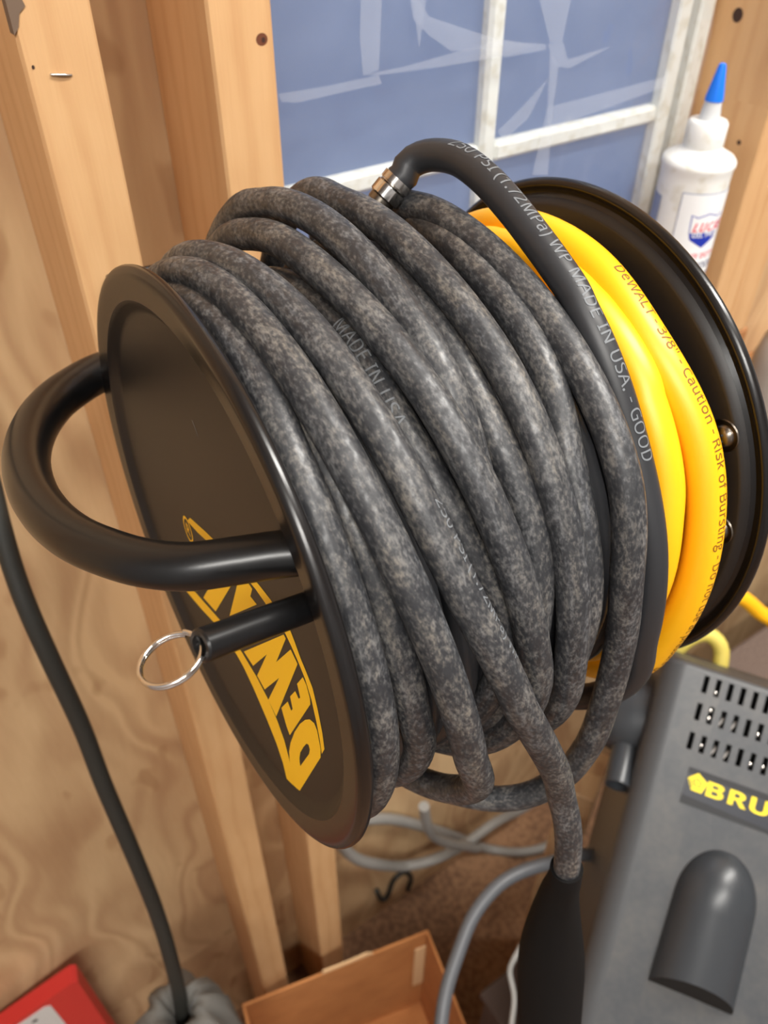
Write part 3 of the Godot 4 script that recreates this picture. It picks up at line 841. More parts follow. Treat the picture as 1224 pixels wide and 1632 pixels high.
func yellow_hose(at: Transform3D) -> void:
	var h := thing("yellow_air_hose", "bright yellow air hose wound on the drum beneath the black hose", "hose", at)
	var path := even(winding([150.0, 14.0, 94.0, 90.0, 16.6, 94.0, 30.0, 19.3, 94.0, -30.0, 21.9, 94.0, -90.0, 24.5, 94.0, -150.0, 27.2, 94.0, -210.0, 29.8, 94.0, -270.0, 32.4, 94.0, -330.0, 35.1, 94.0, -390.0, 37.7, 94.0, -450.0, 40.3, 94.0, -510.0, 43.0, 94.0, -570.0, 45.6, 94.0, -630.0, 48.2, 94.0, -690.0, 50.9, 94.0, -750.0, 53.5, 94.0, -810.0, 56.1, 94.0, -870.0, 58.8, 94.0, -930.0, 61.4, 94.0, -990.0, 64.0, 94.0, -1050.0, 66.7, 94.0, -1110.0, 69.3, 94.0, -1170.0, 71.9, 94.0, -1230.0, 74.6, 94.0, -1290.0, 77.2, 94.0, -1350.0, 79.8, 94.0, -1410.0, 82.5, 94.0, -1470.0, 85.1, 94.0, -1530.0, 87.7, 94.0, -1590.0, 90.4, 94.0, -1650.0, 93.0, 94.0, -1710.0, 95.6, 94.0, -1770.0, 98.3, 94.0, -1830.0, 100.9, 94.0, -1890.0, 103.5, 94.0, -1950.0, 106.2, 94.0, -2010.0, 108.8, 94.0, -2070.0, 111.4, 94.0, -2130.0, 114.1, 94.0, -2190.0, 116.7, 94.0, -2250.0, 119.3, 94.0, -2310.0, 122.0, 94.0, -2370.0, 124.6, 94.0, -2430.0, 127.2, 94.0, -2490.0, 129.9, 94.0, -2550.0, 132.5, 94.0, -2610.0, 135.1, 94.0, -2670.0, 137.8, 94.0, -2730.0, 140.4, 94.0, -2790.0, 143.0, 94.0, -2850.0, 145.7, 94.0, -2910.0, 148.3, 94.0, -2970.0, 150.9, 94.0, -3030.0, 153.6, 94.0, -3090.0, 152.0, 100.0, -3180.0, 157.1, 106.1, -3196.7, 156.5, 106.0, -3213.3, 156.0, 105.9, -3230.0, 154.0, 105.3, -3280.0, 156.0, 104.0, -3340.0, 160.0, 104.0, -3400.0, 166.0, 104.0, -3480.0, 168.0, 108.0, -3520.0, 168.4, 109.9, -3544.0, 168.2, 108.9, -3568.0, 172.7, 110.7, -3592.0, 171.5, 112.1, -3616.0, 169.5, 115.6, -3640.0, 169.9, 120.6, -3700.0, 172.0, 112.0, -3760.0, 174.0, 100.0]), 0.0035)
	var r := 0.0079
	part("hose_body", h, M.yellow, func(b: Build) -> void: b.tube(path, r, 20))
	part("lettering", h, M.yellow_print, func(b: Build) -> void:
		print_on(b, path, run_near(path, 63, 0.168, 0.109) - 0.017, r + 0.0001, "DeWALT - 3/8\" - Caution - Risk of Bursting - Do not use at pressure greater", 0.0027, Vector3(-0.17, 0.62, 0.77), Vector3(1, 0.3, 0), false))


func key_ring(at: Transform3D) -> void:
	# a split ring of two turns of flat wire through the tip of the crank pin
	var k := thing("key_ring", "small chrome split ring hanging from the tip of the crank pin", "ring", at)
	var c := at.affine_inverse() * Vector3(0.0318, 1.0382, 0.2786)
	var nrm := at.basis.inverse() * Vector3(-0.1991, 0.9694, -0.1440)
	var a := nrm.cross(Vector3(0.1, 0.9, 0.2)).normalized()
	var e := nrm.cross(a)
	var p := PackedVector3Array()
	for i in 145:
		var an := TAU * 2.0 * i / 144.0
		p.append(c + (a * cos(an) + e * sin(an)) * 0.0093 + nrm * (i / 144.0 - 0.5) * 0.0017)
	part("wire", k, M.chrome, func(b: Build) -> void: b.tube(p, 0.0007, 12))


func oil_bottle() -> void:
	var at := Vector3(0.635, 0.79, -0.02)
	var o := thing("oil_bottle", "white plastic oil bottle with a blue nozzle cap standing by the window", "bottle", Transform3D(Basis.IDENTITY, at))
	var up := Transform3D(Basis(Vector3.UP, Vector3(-1, 0, 0), Vector3(0, 0, 1)), Vector3.ZERO)
	part("body", o, M.bottle, func(b: Build) -> void:
		b.lathe(flip(PackedVector2Array([Vector2(0, 0), Vector2(0, 0.027), Vector2(0.003, 0.0295), Vector2(0.008, 0.030), Vector2(0.150, 0.0295), Vector2(0.180, 0.0298), Vector2(0.187, 0.0300), Vector2(0.1905, 0.0312), Vector2(0.1935, 0.0310), Vector2(0.1965, 0.0285), Vector2(0.2000, 0.022), Vector2(0.2030, 0.0165), Vector2(0.2060, 0.0150)])), 64, up))
	part("cap", o, M.bottle, func(b: Build) -> void: b.lathe(flip(PackedVector2Array([Vector2(0.204, 0.0), Vector2(0.204, 0.0160), Vector2(0.2055, 0.0168), Vector2(0.2225, 0.0165), Vector2(0.2245, 0.0150), Vector2(0.2250, 0.008), Vector2(0.2250, 0.0)])), 40, up))
	part("spout", o, M.spout, func(b: Build) -> void: b.lathe(flip(PackedVector2Array([Vector2(0.2245, 0.0), Vector2(0.2245, 0.0086), Vector2(0.230, 0.0080), Vector2(0.240, 0.0066), Vector2(0.240, 0.0)])), 32, up))
	part("nozzle_cap", o, M.blue, func(b: Build) -> void: b.lathe(flip(PackedVector2Array([Vector2(0.2395, 0.0), Vector2(0.2395, 0.0075), Vector2(0.2425, 0.0073), Vector2(0.264, 0.0034), Vector2(0.2665, 0.0026), Vector2(0.2675, 0.0)])), 32, up))
	# the label wraps round the front of the body
	var look := Vector3(-0.635, 0, 0.45).normalized()
	var right := Vector3(0.45, 0, 0.635).normalized()
	var wrap := func(s: float, y: float, lift: float) -> Array:
		var a := s / 0.0300
		var d := look * cos(a) + right * sin(a)
		return [d * (0.0301 + lift) + Vector3(0, y, 0), d]
	var sheet := func(b: Build, s0: float, s1: float, y0: float, y1: float, lift: float) -> void:
		var p := []
		var m := []
		for i in 25:
			var q0: Array = wrap.call(lerpf(s0, s1, i / 24.0), y0, lift)
			var q1: Array = wrap.call(lerpf(s0, s1, i / 24.0), y1, lift)
			p.append([q0[0], q1[0]]); m.append([q0[1], q1[1]])
		b.grid(p, m)
	var words := func(b: Build, text: String, s: float, y: float, high: float, lift: float, slant := 0.0) -> void:
		var t := letters(text, high)
		for i in range(0, t.size(), 3):
			var q := []
			for k in 3:
				q.append(wrap.call(s + t[i + k].x + t[i + k].y * slant, y + t[i + k].y, lift))
			b.tri(q[0][0], q[1][0], q[2][0], q[0][1], q[1][1], q[2][1])
	var shape := func(b: Build, flat: Array, s: float, y: float, scale: float, lift: float) -> void:
		var poly := outline(flat, scale)
		var id := Geometry2D.triangulate_polygon(poly)
		var t := PackedVector3Array()
		for k in range(0, id.size(), 3):
			split(t, Vector3(poly[id[k]].x, poly[id[k]].y, 0), Vector3(poly[id[k + 1]].x, poly[id[k + 1]].y, 0), Vector3(poly[id[k + 2]].x, poly[id[k + 2]].y, 0), 0.004, 0)
		for i in range(0, t.size(), 3):
			var q := []
			for k in 3:
				q.append(wrap.call(s + t[i + k].x, y + t[i + k].y, lift))
			b.tri(q[0][0], q[1][0], q[2][0], q[0][1], q[1][1], q[2][1])
	var lab := part("label", o, M.label_grey, func(b: Build) -> void: sheet.call(b, -0.0062, 0.054, 0.035, 0.1735, 0.0001))
	part("label_face", lab, M.label_white, func(b: Build) -> void: sheet.call(b, -0.0055, 0.0533, 0.0357, 0.1728, 0.0002))
	part("back_label", o, M.label_grey, func(b: Build) -> void: sheet.call(b, -0.052, -0.026, 0.060, 0.165, 0.0001))
	part("shield", lab, M.label_blue, func(b: Build) -> void:
		shape.call(b, [-16, 13, -10, 11, 0, 14, 10, 11, 16, 13, 15, -2, 13, -9, 0, -17, -13, -9, -15, -2], 0.0215, 0.1425, 0.001, 0.0003))
	part("shield_face", lab, M.label_white, func(b: Build) -> void:
		shape.call(b, [-15, 12, -10, 10, 0, 13, 10, 10, 15, 12, 14.2, -3, -14.2, -3], 0.0215, 0.1425, 0.001, 0.0004))
	part("lettering", lab, M.label_red, func(b: Build) -> void:
		words.call(b, "LUCAS", 0.0215 - 0.0125, 0.1402, 0.0078, 0.0005, 0.25)
		words.call(b, "HEAVY DUTY", -0.0005, 0.1155, 0.0050, 0.0003))
	part("lettering", lab, M.label_white, func(b: Build) -> void: words.call(b, "OIL PRODUCTS", 0.0215 - 0.0115, 0.1352, 0.0028, 0.0005))
	part("lettering", lab, M.label_ink, func(b: Build) -> void:
		words.call(b, "AIR TOOL", 0.0020, 0.1045, 0.0066, 0.0003)
		words.call(b, "LUBRICANT", 0.0010, 0.0935, 0.0066, 0.0003))
	part("label_band", lab, M.label_blue, func(b: Build) -> void: sheet.call(b, 0.0, 0.05, 0.066, 0.084, 0.0003))


func flip(p: PackedVector2Array) -> PackedVector2Array:
	# outside on the left when the way goes up: keep; the helper only documents that profiles start at the foot
	return p


func shop_machine() -> void:
	var e := Vector3(0.6157, 0, 0.788)
	var v := Vector3(-0.5572, -0.7071, 0.4353)
	var m := thing("shop_machine", "dark grey plastic power machine with vent slots and a yellow lettered badge", "machine", Transform3D(Basis(e, -v, v.cross(e)).orthonormalized(), Vector3(0.4629, 0.5846, 0.2629)))
	# the face is measured in millimetres across (s) and down (t), a little slanted as on the housing
	var f := func(s: float, t: float, z: float) -> Vector3:
		var uu := s - 0.05 * (t + 56.0)
		return Vector3(uu, -(t + 0.087 * uu), z) * 0.001
	var rows := [-56.5, -31.5, -5.0]
	var slots := []
	for i in 12:
		slots.append(-14.3 + 10.5 * i)
	var body := part("housing", m, M.machine, func(b: Build) -> void:
		var out := Vector3(0, 0, 1)
		var left := -32.0
		var right := 150.0
		var uvs := func(s: float, t: float) -> Vector2: return Vector2(s, t) * 0.001
		var rect := func(s0: float, s1: float, t0: float, t1: float) -> void:
			b.quad(f.call(s0, t0, 0), f.call(s1, t0, 0), f.call(s1, t1, 0), f.call(s0, t1, 0), out, uvs.call(s0, t0), uvs.call(s1, t0), uvs.call(s1, t1), uvs.call(s0, t1))
		var t := -65.5
		for row in rows:
			rect.call(left, right, t, row - 7.8)
			var s := left
			for c in slots:
				rect.call(s, c - 2.3, row - 7.8, row + 7.8)
				s = c + 2.3
				var q := [Vector2(c - 2.3, row - 7.8), Vector2(c + 2.3, row - 7.8), Vector2(c + 2.3, row + 7.8), Vector2(c - 2.3, row + 7.8)]
				for k in 4:
					var a: Vector2 = q[k]
					var d: Vector2 = q[(k + 1) % 4]
					b.quad(f.call(a.x, a.y, 0), f.call(d.x, d.y, 0), f.call(d.x, d.y, -3), f.call(a.x, a.y, -3), f.call(c, row, 0) - f.call((a.x + d.x) / 2, (a.y + d.y) / 2, 0))
			rect.call(s, right, row - 7.8, row + 7.8)
			t = row + 7.8
		rect.call(left, right, t, 410.0)
		# rounded left edge, top edge and corner, then the sides back to the rear
		var g := []
		var gn := []
		for i in 9:
			var an := PI / 2 * i / 8.0
			var r0 := []
			var n0 := []
			for tt in [-65.5, 410.0]:
				r0.append(f.call(left - 20.0 * sin(an), tt, -20.0 + 20.0 * cos(an)))
				n0.append(Vector3(-sin(an), 0, cos(an)))
			g.append(r0); gn.append(n0)
		g.append([f.call(left - 20.0, -65.5, -220), f.call(left - 20.0, 410, -220)])
		gn.append([Vector3(-1, 0, 0), Vector3(-1, 0, 0)])
		b.grid(g, gn)
		g = []
		gn = []
		for i in 9:
			var an := PI / 2 * i / 8.0
			g.append([f.call(left, -65.5 - 5.0 * sin(an), -20.0 + 20.0 * cos(an)), f.call(right, -65.5 - 5.0 * sin(an), -20.0 + 20.0 * cos(an))])
			gn.append([Vector3(0, sin(an), cos(an)), Vector3(0, sin(an), cos(an))])
		g.append([f.call(left, -70.5, -220), f.call(right, -70.5, -220)])
		gn.append([Vector3(0, 1, 0), Vector3(0, 1, 0)])
		b.grid(g, gn)
		g = []
		gn = []
		for i in 9:
			var an := PI / 2 * i / 8.0
			var r0 := []
			var n0 := []
			for j in 9:
				var bn := PI / 2 * j / 8.0
				var d := Vector3(-sin(an) * cos(bn), sin(an) * sin(bn), cos(an))
				r0.append(f.call(left + 20.0 * d.x, -65.5 - 5.0 * d.y, -20.0 + 20.0 * d.z))
				n0.append(d)
			g.append(r0); gn.append(n0)
		var r1 := []
		for j in 9:
			var bn := PI / 2 * j / 8.0
			r1.append(f.call(left - 20.0 * cos(bn), -65.5 - 5.0 * sin(bn), -220))
		g.append(r1); gn.append(gn[8])
		b.grid(g, gn)
		b.quad(f.call(right, -65.5, 0), f.call(right, 410, 0), f.call(right, 410, -220), f.call(right, -65.5, -220), Vector3(1, 0, 0))
		b.quad(f.call(left - 20, 410, -20), f.call(right, 410, 0), f.call(right, 410, -220), f.call(left - 20, 410, -220), Vector3(0, -1, 0))
		b.quad(f.call(left - 20, -70, -220), f.call(right, -70, -220), f.call(right, 410, -220), f.call(left - 20, 410, -220), Vector3(0, 0, -1)))
	part("dark_vent_backing", m, M.hole, func(b: Build) -> void:
		b.quad(f.call(-20, -65, -14), f.call(112, -65, -14), f.call(112, 6, -14), f.call(-20, 6, -14), Vector3(0, 0, 1)))  # black sheet: the shade inside the housing is painted behind the slots
	# bright screws and wires seen through the slots
	for q in [[1, 1, -4.0], [1, 1, 3.5], [1, 5, 3.0], [2, 1, 2.0], [2, 5, 3.0], [2, 6, 2.0], [0, 1, 5.0]]:
		part("inner_screw", m, M.steel, func(b: Build) -> void:
			b.lathe(PackedVector2Array([Vector2(-0.004, 0.0), Vector2(-0.0034, 0.0016), Vector2(0.0, 0.0024)]), 16, Transform3D(Basis(Vector3(0, 0, -1), Vector3(0, 1, 0), Vector3(1, 0, 0)), f.call(slots[q[1]], rows[q[0]] + q[2], -7.0))))
	for q in [[1, 2], [1, 3], [2, 2], [2, 3]]:
		part("inner_wire", m, M.jar, func(b: Build) -> void:
			b.tube(PackedVector3Array([f.call(slots[q[1]] - 2, rows[q[0]] + 9, -9), f.call(slots[q[1]] + 0.6, rows[q[0]] + 2, -6), f.call(slots[q[1]] + 2, rows[q[0]] - 1, -8)]), 0.0013, 10))
	var badge := part("badge", m, M.sticker, func(b: Build) -> void:
		b.slab(PackedVector2Array([f2(f, -9.5, 17), f2(f, -10.5, 49.5), f2(f, 67, 49.5), f2(f, 67, 17)]), 0.0, 0.0004))
	part("badge_band", badge, M.sticker_black, func(b: Build) -> void:
		b.slab(PackedVector2Array([f2(f, -9.5, 17), f2(f, -9.8, 22.5), f2(f, 67, 22.5), f2(f, 67, 17)]), 0.0004, 0.0006)
		b.slab(PackedVector2Array([f2(f, -10.2, 42), f2(f, -10.5, 49.5), f2(f, 67, 49.5), f2(f, 67, 46)]), 0.0004, 0.0006))
	part("lettering", badge, M.bright_yellow, func(b: Build) -> void:
		var tr := letters("BRU", 0.0130, true, 0.02)
		for i in range(0, tr.size(), 3):
			var q := []
			for k in 3:
				q.append(f.call(8.2 + tr[i + k].x * 1000.0 * 1.62, 36.3 - tr[i + k].y * 1000.0, 0.9))
			b.flat(q[0], q[1], q[2], Vector3(0, 0, 1)))
	part("emblem", badge, M.bright_yellow, func(b: Build) -> void:
		b.slab(PackedVector2Array([f2(f, -1.2, 19.8), f2(f, 8.2, 26.0), f2(f, 5.0, 36.0), f2(f, -4.0, 35.8), f2(f, -8.8, 26.6)]), 0.0004, 0.0009))
	part("emblem_mark", badge, M.sticker_black, func(b: Build) -> void:
		b.slab(PackedVector2Array([f2(f, -0.6, 24.5), f2(f, 3.6, 27.4), f2(f, 2.4, 31.8), f2(f, -2.6, 31.2), f2(f, -4.6, 27.2)]), 0.0009, 0.001)
		b.slab(PackedVector2Array([f2(f, -6.8, 26.8), f2(f, -3.4, 33.6), f2(f, -4.2, 34.2), f2(f, -7.6, 27.4)]), 0.0009, 0.001))
	part("emblem_face", badge, M.bright_yellow, func(b: Build) -> void:
		b.slab(PackedVector2Array([f2(f, -0.6, 25.6), f2(f, 2.7, 27.8), f2(f, 1.8, 31.0), f2(f, -1.9, 30.4), f2(f, -3.6, 27.4)]), 0.001, 0.0011))
	# the round-topped bulge below the badge, cut off at its foot
	part("motor_cover", m, M.dark_plastic, func(b: Build) -> void:
		var g := []
		var gn := []
		for i in 29:
			var a := PI * i / 28.0
			var row := []
			var nn := []
			var c := 37.5
			for j in 11:
				var ph := PI / 2 * j / 10.0
				var rr := 33.5 * sin(ph)
				row.append(f.call(c - cos(a) * rr, 122.0 - 46.0 * cos(ph), sin(a) * rr * 0.80))
				nn.append(Vector3(-cos(a) * sin(ph), 0.75 * cos(ph), sin(a) * sin(ph) * 1.2).normalized())
			for q in [150.0, 192.0]:
				row.append(f.call(c - cos(a) * (33.5 + (q - 122.0) * 0.03), q + (0.0 if q < 180 else -sin(a) * 22.0 + 14.0), sin(a) * 33.5 * 0.80))
				nn.append(Vector3(-cos(a), 0, sin(a) * 1.2).normalized())
			g.append(row); gn.append(nn)
		b.grid(g, gn))
	part("motor_cover_dark_foot", m, M.hole, func(b: Build) -> void:  # dark face closing the cut foot of the cover
		var prev: Vector3
		for i in 29:
			var a := PI * i / 28.0
			var q: Vector3 = f.call(37.5 - cos(a) * 35.4, 206.0 - sin(a) * 22.0, sin(a) * 26.6)
			if i:
				b.flat(f.call(37.5, 206.0, -0.5), prev, q, Vector3(0, -1, 0.3))
			prev = q)
	# blower body and its short pipe at the left of the housing
	var inv := m.transform.affine_inverse()
	part("blower_body", m, M.dark_plastic, func(b: Build) -> void:
		var ax := Vector3(0.62, 0.15, 0.77).normalized()
		var y := ax.cross(Vector3.UP).normalized()
		b.lathe(PackedVector2Array([Vector2(-0.042, 0.0), Vector2(-0.041, 0.012), Vector2(-0.036, 0.024), Vector2(-0.026, 0.034), Vector2(-0.012, 0.040), Vector2(0.0, 0.042), Vector2(0.05, 0.042)]), 40, inv * Transform3D(Basis(ax, y, ax.cross(y)), Vector3(0.4679, 0.5414, 0.1832))))
	part("outlet_pipe", m, M.dark_plastic, func(b: Build) -> void:
		var ax := Vector3(-0.0261, -0.0059, 0.0176).normalized()
		var y := ax.cross(Vector3.UP).normalized()
		b.lathe(PackedVector2Array([Vector2(-0.03, 0.0135), Vector2(0.014, 0.0125), Vector2(0.016, 0.0120), Vector2(0.016, 0.0092), Vector2(0.002, 0.0088), Vector2(0.002, 0.0)]), 28, inv * Transform3D(Basis(ax, y, ax.cross(y)), Vector3(0.4176, 0.5323, 0.2152))))


func f2(f: Callable, s: float, t: float) -> Vector2:
	var q: Vector3 = f.call(s, t, 0.0)
	return Vector2(q.x, q.y)


func cable(called: String, label: String, category: String, k: Array, r: float, m: Material, group := "") -> Node3D:
	var b := Build.new()
	b.tube(even(spline(pts(k), 10), 0.006), r, 16)
	var o := obj(called, b, m)
	tag(o, label, category, group)
	return o


func floor_things() -> void:
	cable("hanging_cord", "thick black cord hanging along the left plywood into the grey sack", "cord", [-0.16, 2.39, -0.074, -0.155, 1.9, -0.074, -0.13, 1.5, -0.074, -0.07, 1.18, -0.073, -0.005, 1.02, -0.070, 0.0210, 0.955, -0.062, 0.0201, 0.8972, -0.0513, 0.0146, 0.8621, -0.0336, 0.0109, 0.8320, -0.0200, 0.0095, 0.8043, -0.0078, 0.0098, 0.7646, 0.0030, 0.0112, 0.6948, 0.0141, 0.0093, 0.6351, 0.0282, 0.0089, 0.5555, 0.0485, 0.0075, 0.4792, 0.0647, 0.0033, 0.4181, 0.0788, -0.0035, 0.3455, 0.0886, -0.0120, 0.2866, 0.0947], 0.0068, M.cord)
	# sack round a blue can
	var s := thing("grey_sack", "grey crumpled sack with a hole that the hanging cord enters", "sack", Transform3D(Basis.IDENTITY, Vector3(-0.010, -0.28, 0.098)))
	part("cloth", s, M.cloth, func(b: Build) -> void:
		var nz := noise(1.0, 41, 2)
		var g := []
		var gn := []
		for j in 49:
			var a := TAU * j / 48.0
			var row := []
			var nn := []
			for q in [[0.004, 0.570], [0.0115, 0.612], [0.020, 0.625], [0.031, 0.618], [0.040, 0.598], [0.045, 0.570], [0.050, 0.500], [0.050, 0.43]]:
				var fold := 1.0 + 0.20 * nz.get_noise_2d(cos(a) * 2.6 + q[1] * 6.0, sin(a) * 2.6) + 0.11 * sin(a * 9.0 + q[1] * 20.0) * smoothstep(0.012, 0.04, q[0])
				row.append(Vector3(cos(a) * q[0] * fold, q[1] + 0.004 * nz.get_noise_2d(a * 2.0, q[0] * 60.0), sin(a) * q[0] * fold))
				nn.append(Vector3(cos(a) * q[0], 0.02, sin(a) * q[0]).normalized())
			g.append(row); gn.append(nn)
		for j in 49:
			for i in gn[j].size():
				var da: Vector3 = g[(j + 1) % 48][i] - g[(j + 47) % 48][i]
				var di: Vector3 = g[j][mini(i + 1, gn[j].size() - 1)] - g[j][maxi(i - 1, 0)]
				var no := da.cross(di).normalized()
				gn[j][i] = no if no.y > -0.2 else -no
		b.grid(g, gn))
	part("can", s, M.label_blue, func(b: Build) -> void:
		b.lathe(PackedVector2Array([Vector2(0.0, 0.0), Vector2(0.0, 0.036), Vector2(0.006, 0.040), Vector2(0.562, 0.040), Vector2(0.57, 0.034), Vector2(0.57, 0.0)]), 40, Transform3D(Basis(Vector3.UP, Vector3(-1, 0, 0), Vector3(0, 0, 1)), Vector3.ZERO)))
	# red carton
	var rx := Transform3D(Basis(Vector3(0.862, 0.380, 0.19).normalized(), Vector3.UP, Vector3.BACK), Vector3(-0.150, 0.0, -0.035))
	var xa := Vector3(0.95, 0, 0.20).normalized()
	var rt := Transform3D(Basis(xa, Vector3.UP, xa.cross(Vector3.UP)), Vector3(-0.170, -0.28, -0.048))
	var red := thing("red_carton", "red carton with a white label at the foot of the plywood", "carton", rt)
	part("board", red, M.red, func(b: Build) -> void:
		b.slab(outline([-0.05, 0.0, 0.082, 0.0, 0.0805, 0.512, 0.0745, 0.516, -0.05, 0.446]), -0.02, 0.0))
	part("label", red, M.white_card, func(b: Build) -> void:
		b.slab(outline([-0.04, 0.02, 0.050, 0.02, 0.044, 0.483, 0.038, 0.486, -0.04, 0.444]), 0.0, 0.0008))
	part("label_mark", red, M.hole, func(b: Build) -> void:
		b.slab(outline([0.018, 0.463, 0.024, 0.466, 0.025, 0.461, 0.019, 0.459]), 0.0008, 0.0010))
	# cardboard box, open at the top
	var ax := Vector3(0.265, 0, 0.063).normalized()
	var card := thing("cardboard_box", "open brown cardboard box standing below the reel", "box", Transform3D(Basis(ax, Vector3.UP, ax.cross(Vector3.UP)), Vector3(0.060, -0.28, 0.009)))
	var wide := 0.272
	var deep := 0.25
	part("back_panel", card, M.card, func(b: Build) -> void: b.box(Vector3(0.0, 0.0, 0.0), Vector3(wide, 0.28, 0.004), 0.001, 0))
	part("side_panel", card, M.card, func(b: Build) -> void: b.box(Vector3(wide - 0.004, 0.0, 0.004), Vector3(wide, 0.279, deep), 0.001, 0))
	part("side_panel", card, M.card, func(b: Build) -> void: b.box(Vector3(0.0, 0.0, 0.004), Vector3(0.004, 0.279, deep), 0.001, 0))
	part("front_panel", card, M.card, func(b: Build) -> void: b.box(Vector3(0.0, 0.0, deep), Vector3(wide, 0.28, deep + 0.004), 0.001, 0))
	part("bottom_panel", card, M.card, func(b: Build) -> void: b.box(Vector3(0.004, 0.0, 0.004), Vector3(wide - 0.004, 0.004, deep), 0.001, 0))
	part("torn_edge", card, M.card_edge, func(b: Build) -> void: b.slab(outline([0.112, 0.279, 0.114, 0.286, 0.150, 0.2845, 0.178, 0.288, 0.188, 0.279]), 0.0005, 0.0035))
	part("inner_flap", card, M.card_edge, func(b: Build) -> void: b.box(Vector3(wide - 0.022, 0.10, 0.005), Vector3(wide - 0.0045, 0.242, 0.008), 0.001))
	var lid := Build.new()
	lid.lathe(PackedVector2Array([Vector2(0.0, 0.0), Vector2(0.0, 0.042), Vector2(0.13, 0.050), Vector2(0.134, 0.050), Vector2(0.134, 0.042), Vector2(0.128, 0.040), Vector2(0.128, 0.0)]), 40, Transform3D(Basis(Vector3.UP, Vector3(-1, 0, 0), Vector3(0, 0, 1)), Vector3.ZERO))
	var l := obj("grey_cup", lid, M.grey_hose)
	l.position = Vector3(0.175, -0.2755, 0.185)
	tag(l, "grey round cup lying in the cardboard box", "cup")
	# cables along the foot of the wall under the reel
	cable("grey_cable", "pale grey cable running along the wall foot under the reel, the upper one", "cable", [0.264, 0.154, -0.072, 0.289, 0.122, -0.072, 0.355, 0.058, -0.072, 0.430, -0.049, -0.072, 0.505, -0.167, -0.072, 0.573, -0.270, -0.063, 0.622, -0.270, -0.021, 0.682, -0.270, 0.000, 0.752, -0.270, -0.005], 0.0085, M.cable, "grey cables at the wall foot")
	cable("grey_cable", "pale grey cable sagging in a wide arc under the reel, the lower one", "cable", [0.252, 0.147, -0.052, 0.275, 0.069, -0.052, 0.307, 0.007, -0.052, 0.367, -0.075, -0.052, 0.415, -0.075, -0.032, 0.481, -0.097, -0.032, 0.549, -0.096, -0.032, 0.635, -0.173, -0.052, 0.681, -0.175, -0.052], 0.0085, M.cable, "grey cables at the wall foot")
	cable("cable_bend", "short pale cable bend crossing over the other grey cables", "cable", [0.378, 0.150, -0.020, 0.385, 0.098, -0.020, 0.402, 0.038, -0.020, 0.441, -0.031, -0.020, 0.500, -0.114, -0.020], 0.0078, M.cable)
	cable("grey_hose", "thick grey hose arching from behind the black sleeve down past the cardboard box", "hose", [0.462, 0.340, 0.233, 0.413, 0.361, 0.210, 0.398, 0.358, 0.203, 0.378, 0.364, 0.198, 0.342, 0.367, 0.188, 0.311, 0.364, 0.185, 0.277, 0.352, 0.191, 0.247, 0.334, 0.206, 0.220, 0.316, 0.223, 0.199, 0.299, 0.243, 0.176, 0.273, 0.271], 0.0072, M.grey_hose)
	cable("wire_hook", "thin dark curled wire hanging on the wall foot near the box", "wire", [0.335, -0.172, -0.077, 0.345, -0.220, -0.077, 0.358, -0.222, -0.077, 0.371, -0.175, -0.077, 0.393, -0.174, -0.077, 0.408, -0.216, -0.077, 0.402, -0.254, -0.077], 0.0042, M.cord)
	cable("thin_white_cable", "thin white cable hanging beside the black sleeve", "cable", [0.318, 0.312, 0.230, 0.298, 0.308, 0.237, 0.290, 0.298, 0.242, 0.281, 0.289, 0.261, 0.263, 0.276, 0.279, 0.240, 0.250, 0.307], 0.0030, M.cable)
	# the yellow hose that feeds the reel
	cable("yellow_lead_hose", "bright yellow hose running from the far hub down behind the flange", "hose", [0.322, 0.968, 0.195, 0.360, 0.955, 0.190, 0.400, 0.900, 0.175, 0.440, 0.830, 0.150, 0.500, 0.735, 0.110, 0.540, 0.680, 0.128, 0.582, 0.636, 0.160, 0.606, 0.620, 0.177, 0.621, 0.603, 0.190, 0.639, 0.583, 0.207, 0.68, 0.50, 0.24, 0.74, 0.30, 0.26, 0.80, 0.0, 0.30, 0.81, -0.272, 0.32], 0.0078, M.yellow)
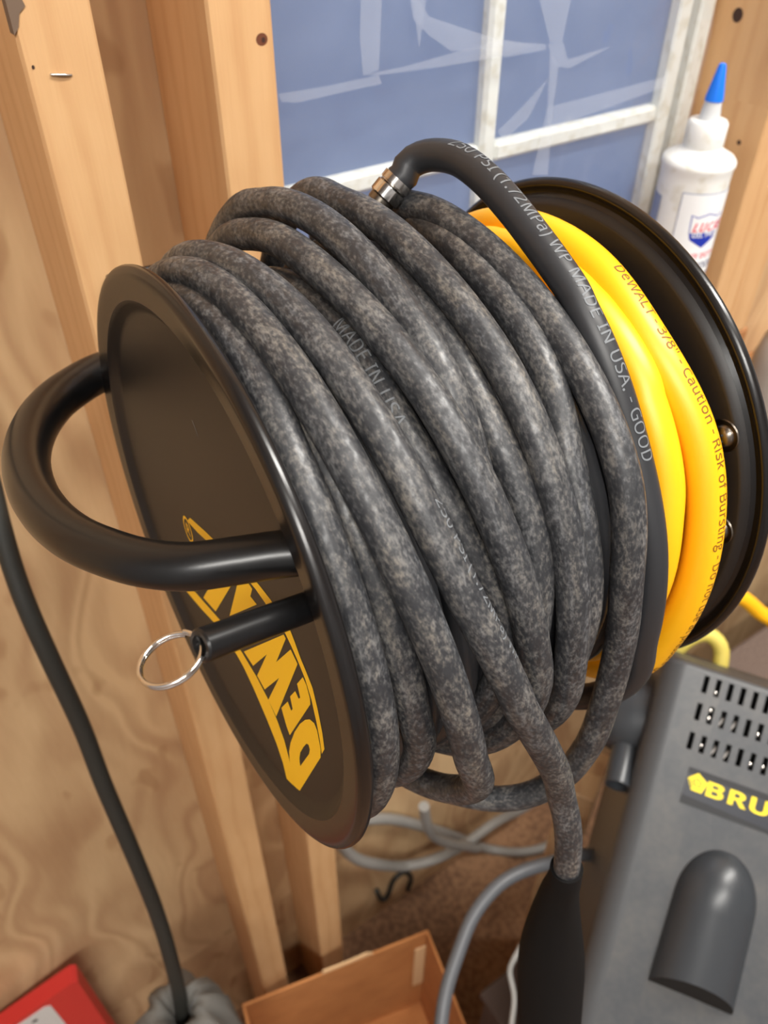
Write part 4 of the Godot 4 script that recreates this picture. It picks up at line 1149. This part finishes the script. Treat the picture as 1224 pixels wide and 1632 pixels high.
	cable("pale_yellow_hose", "pale yellow hose bent over behind the grey machine", "hose", [0.585, 0.49, 0.135, 0.600, 0.514, 0.138, 0.615, 0.523, 0.142, 0.628, 0.523, 0.151, 0.632, 0.511, 0.166, 0.625, 0.480, 0.180, 0.66, 0.40, 0.19, 0.74, 0.1, 0.17, 0.74, -0.27, 0.17], 0.0085, M.pale_yellow)
	# odds and ends
	var blk := Build.new()
	blk.box(Vector3(-0.035, 0, -0.02), Vector3(0.035, 0.61, 0.02), 0.002, 1, Transform3D(Basis(Vector3.UP, 0.5), Vector3.ZERO))
	var w := obj("wood_offcut", blk, M.ply)
	w.position = Vector3(0.505, -0.28, 0.130)
	tag(w, "upright piece of sawn wood behind the grey machine outlet", "wood")
	var mb := Build.new()
	mb.box(Vector3(0.90, -0.28, 0.002), Vector3(2.2, 0.05, 1.2), 0.006)
	tag(obj("carpeted_platform", mb, M.mat), "low platform covered in grey brown carpet right of the machine", "platform")
	var cr := thing("added_dark_crate", "added dark brown crate under the grey machine, filling the dark gap beside it", "crate", Transform3D(Basis.IDENTITY, Vector3(0.47, -0.28, 0.35)))  # added to carry the machine, coloured dark to match the gap beside it
	part("body", cr, M.crate, func(b: Build) -> void: b.box(Vector3(-0.17, 0.0, -0.14), Vector3(0.17, 0.405, 0.14), 0.004, 0))
	part("lid", cr, M.crate, func(b: Build) -> void: b.box(Vector3(-0.175, 0.405, -0.145), Vector3(0.175, 0.418, 0.145), 0.003, 0))
	var jar := thing("grey_jar", "grey jar on the small shelf right of the wooden post", "jar", Transform3D(Basis.IDENTITY, Vector3(0.832, 0.665, 0.03)))
	part("body", jar, M.jar, func(b: Build) -> void: b.lathe(PackedVector2Array([Vector2(0.0, 0.0), Vector2(0.0, 0.045), Vector2(0.075, 0.045), Vector2(0.10, 0.040), Vector2(0.11, 0.032), Vector2(0.130, 0.032), Vector2(0.132, 0.0)]), 36, Transform3D(Basis(Vector3.UP, Vector3(-1, 0, 0), Vector3(0, 0, 1)), Vector3.ZERO)))
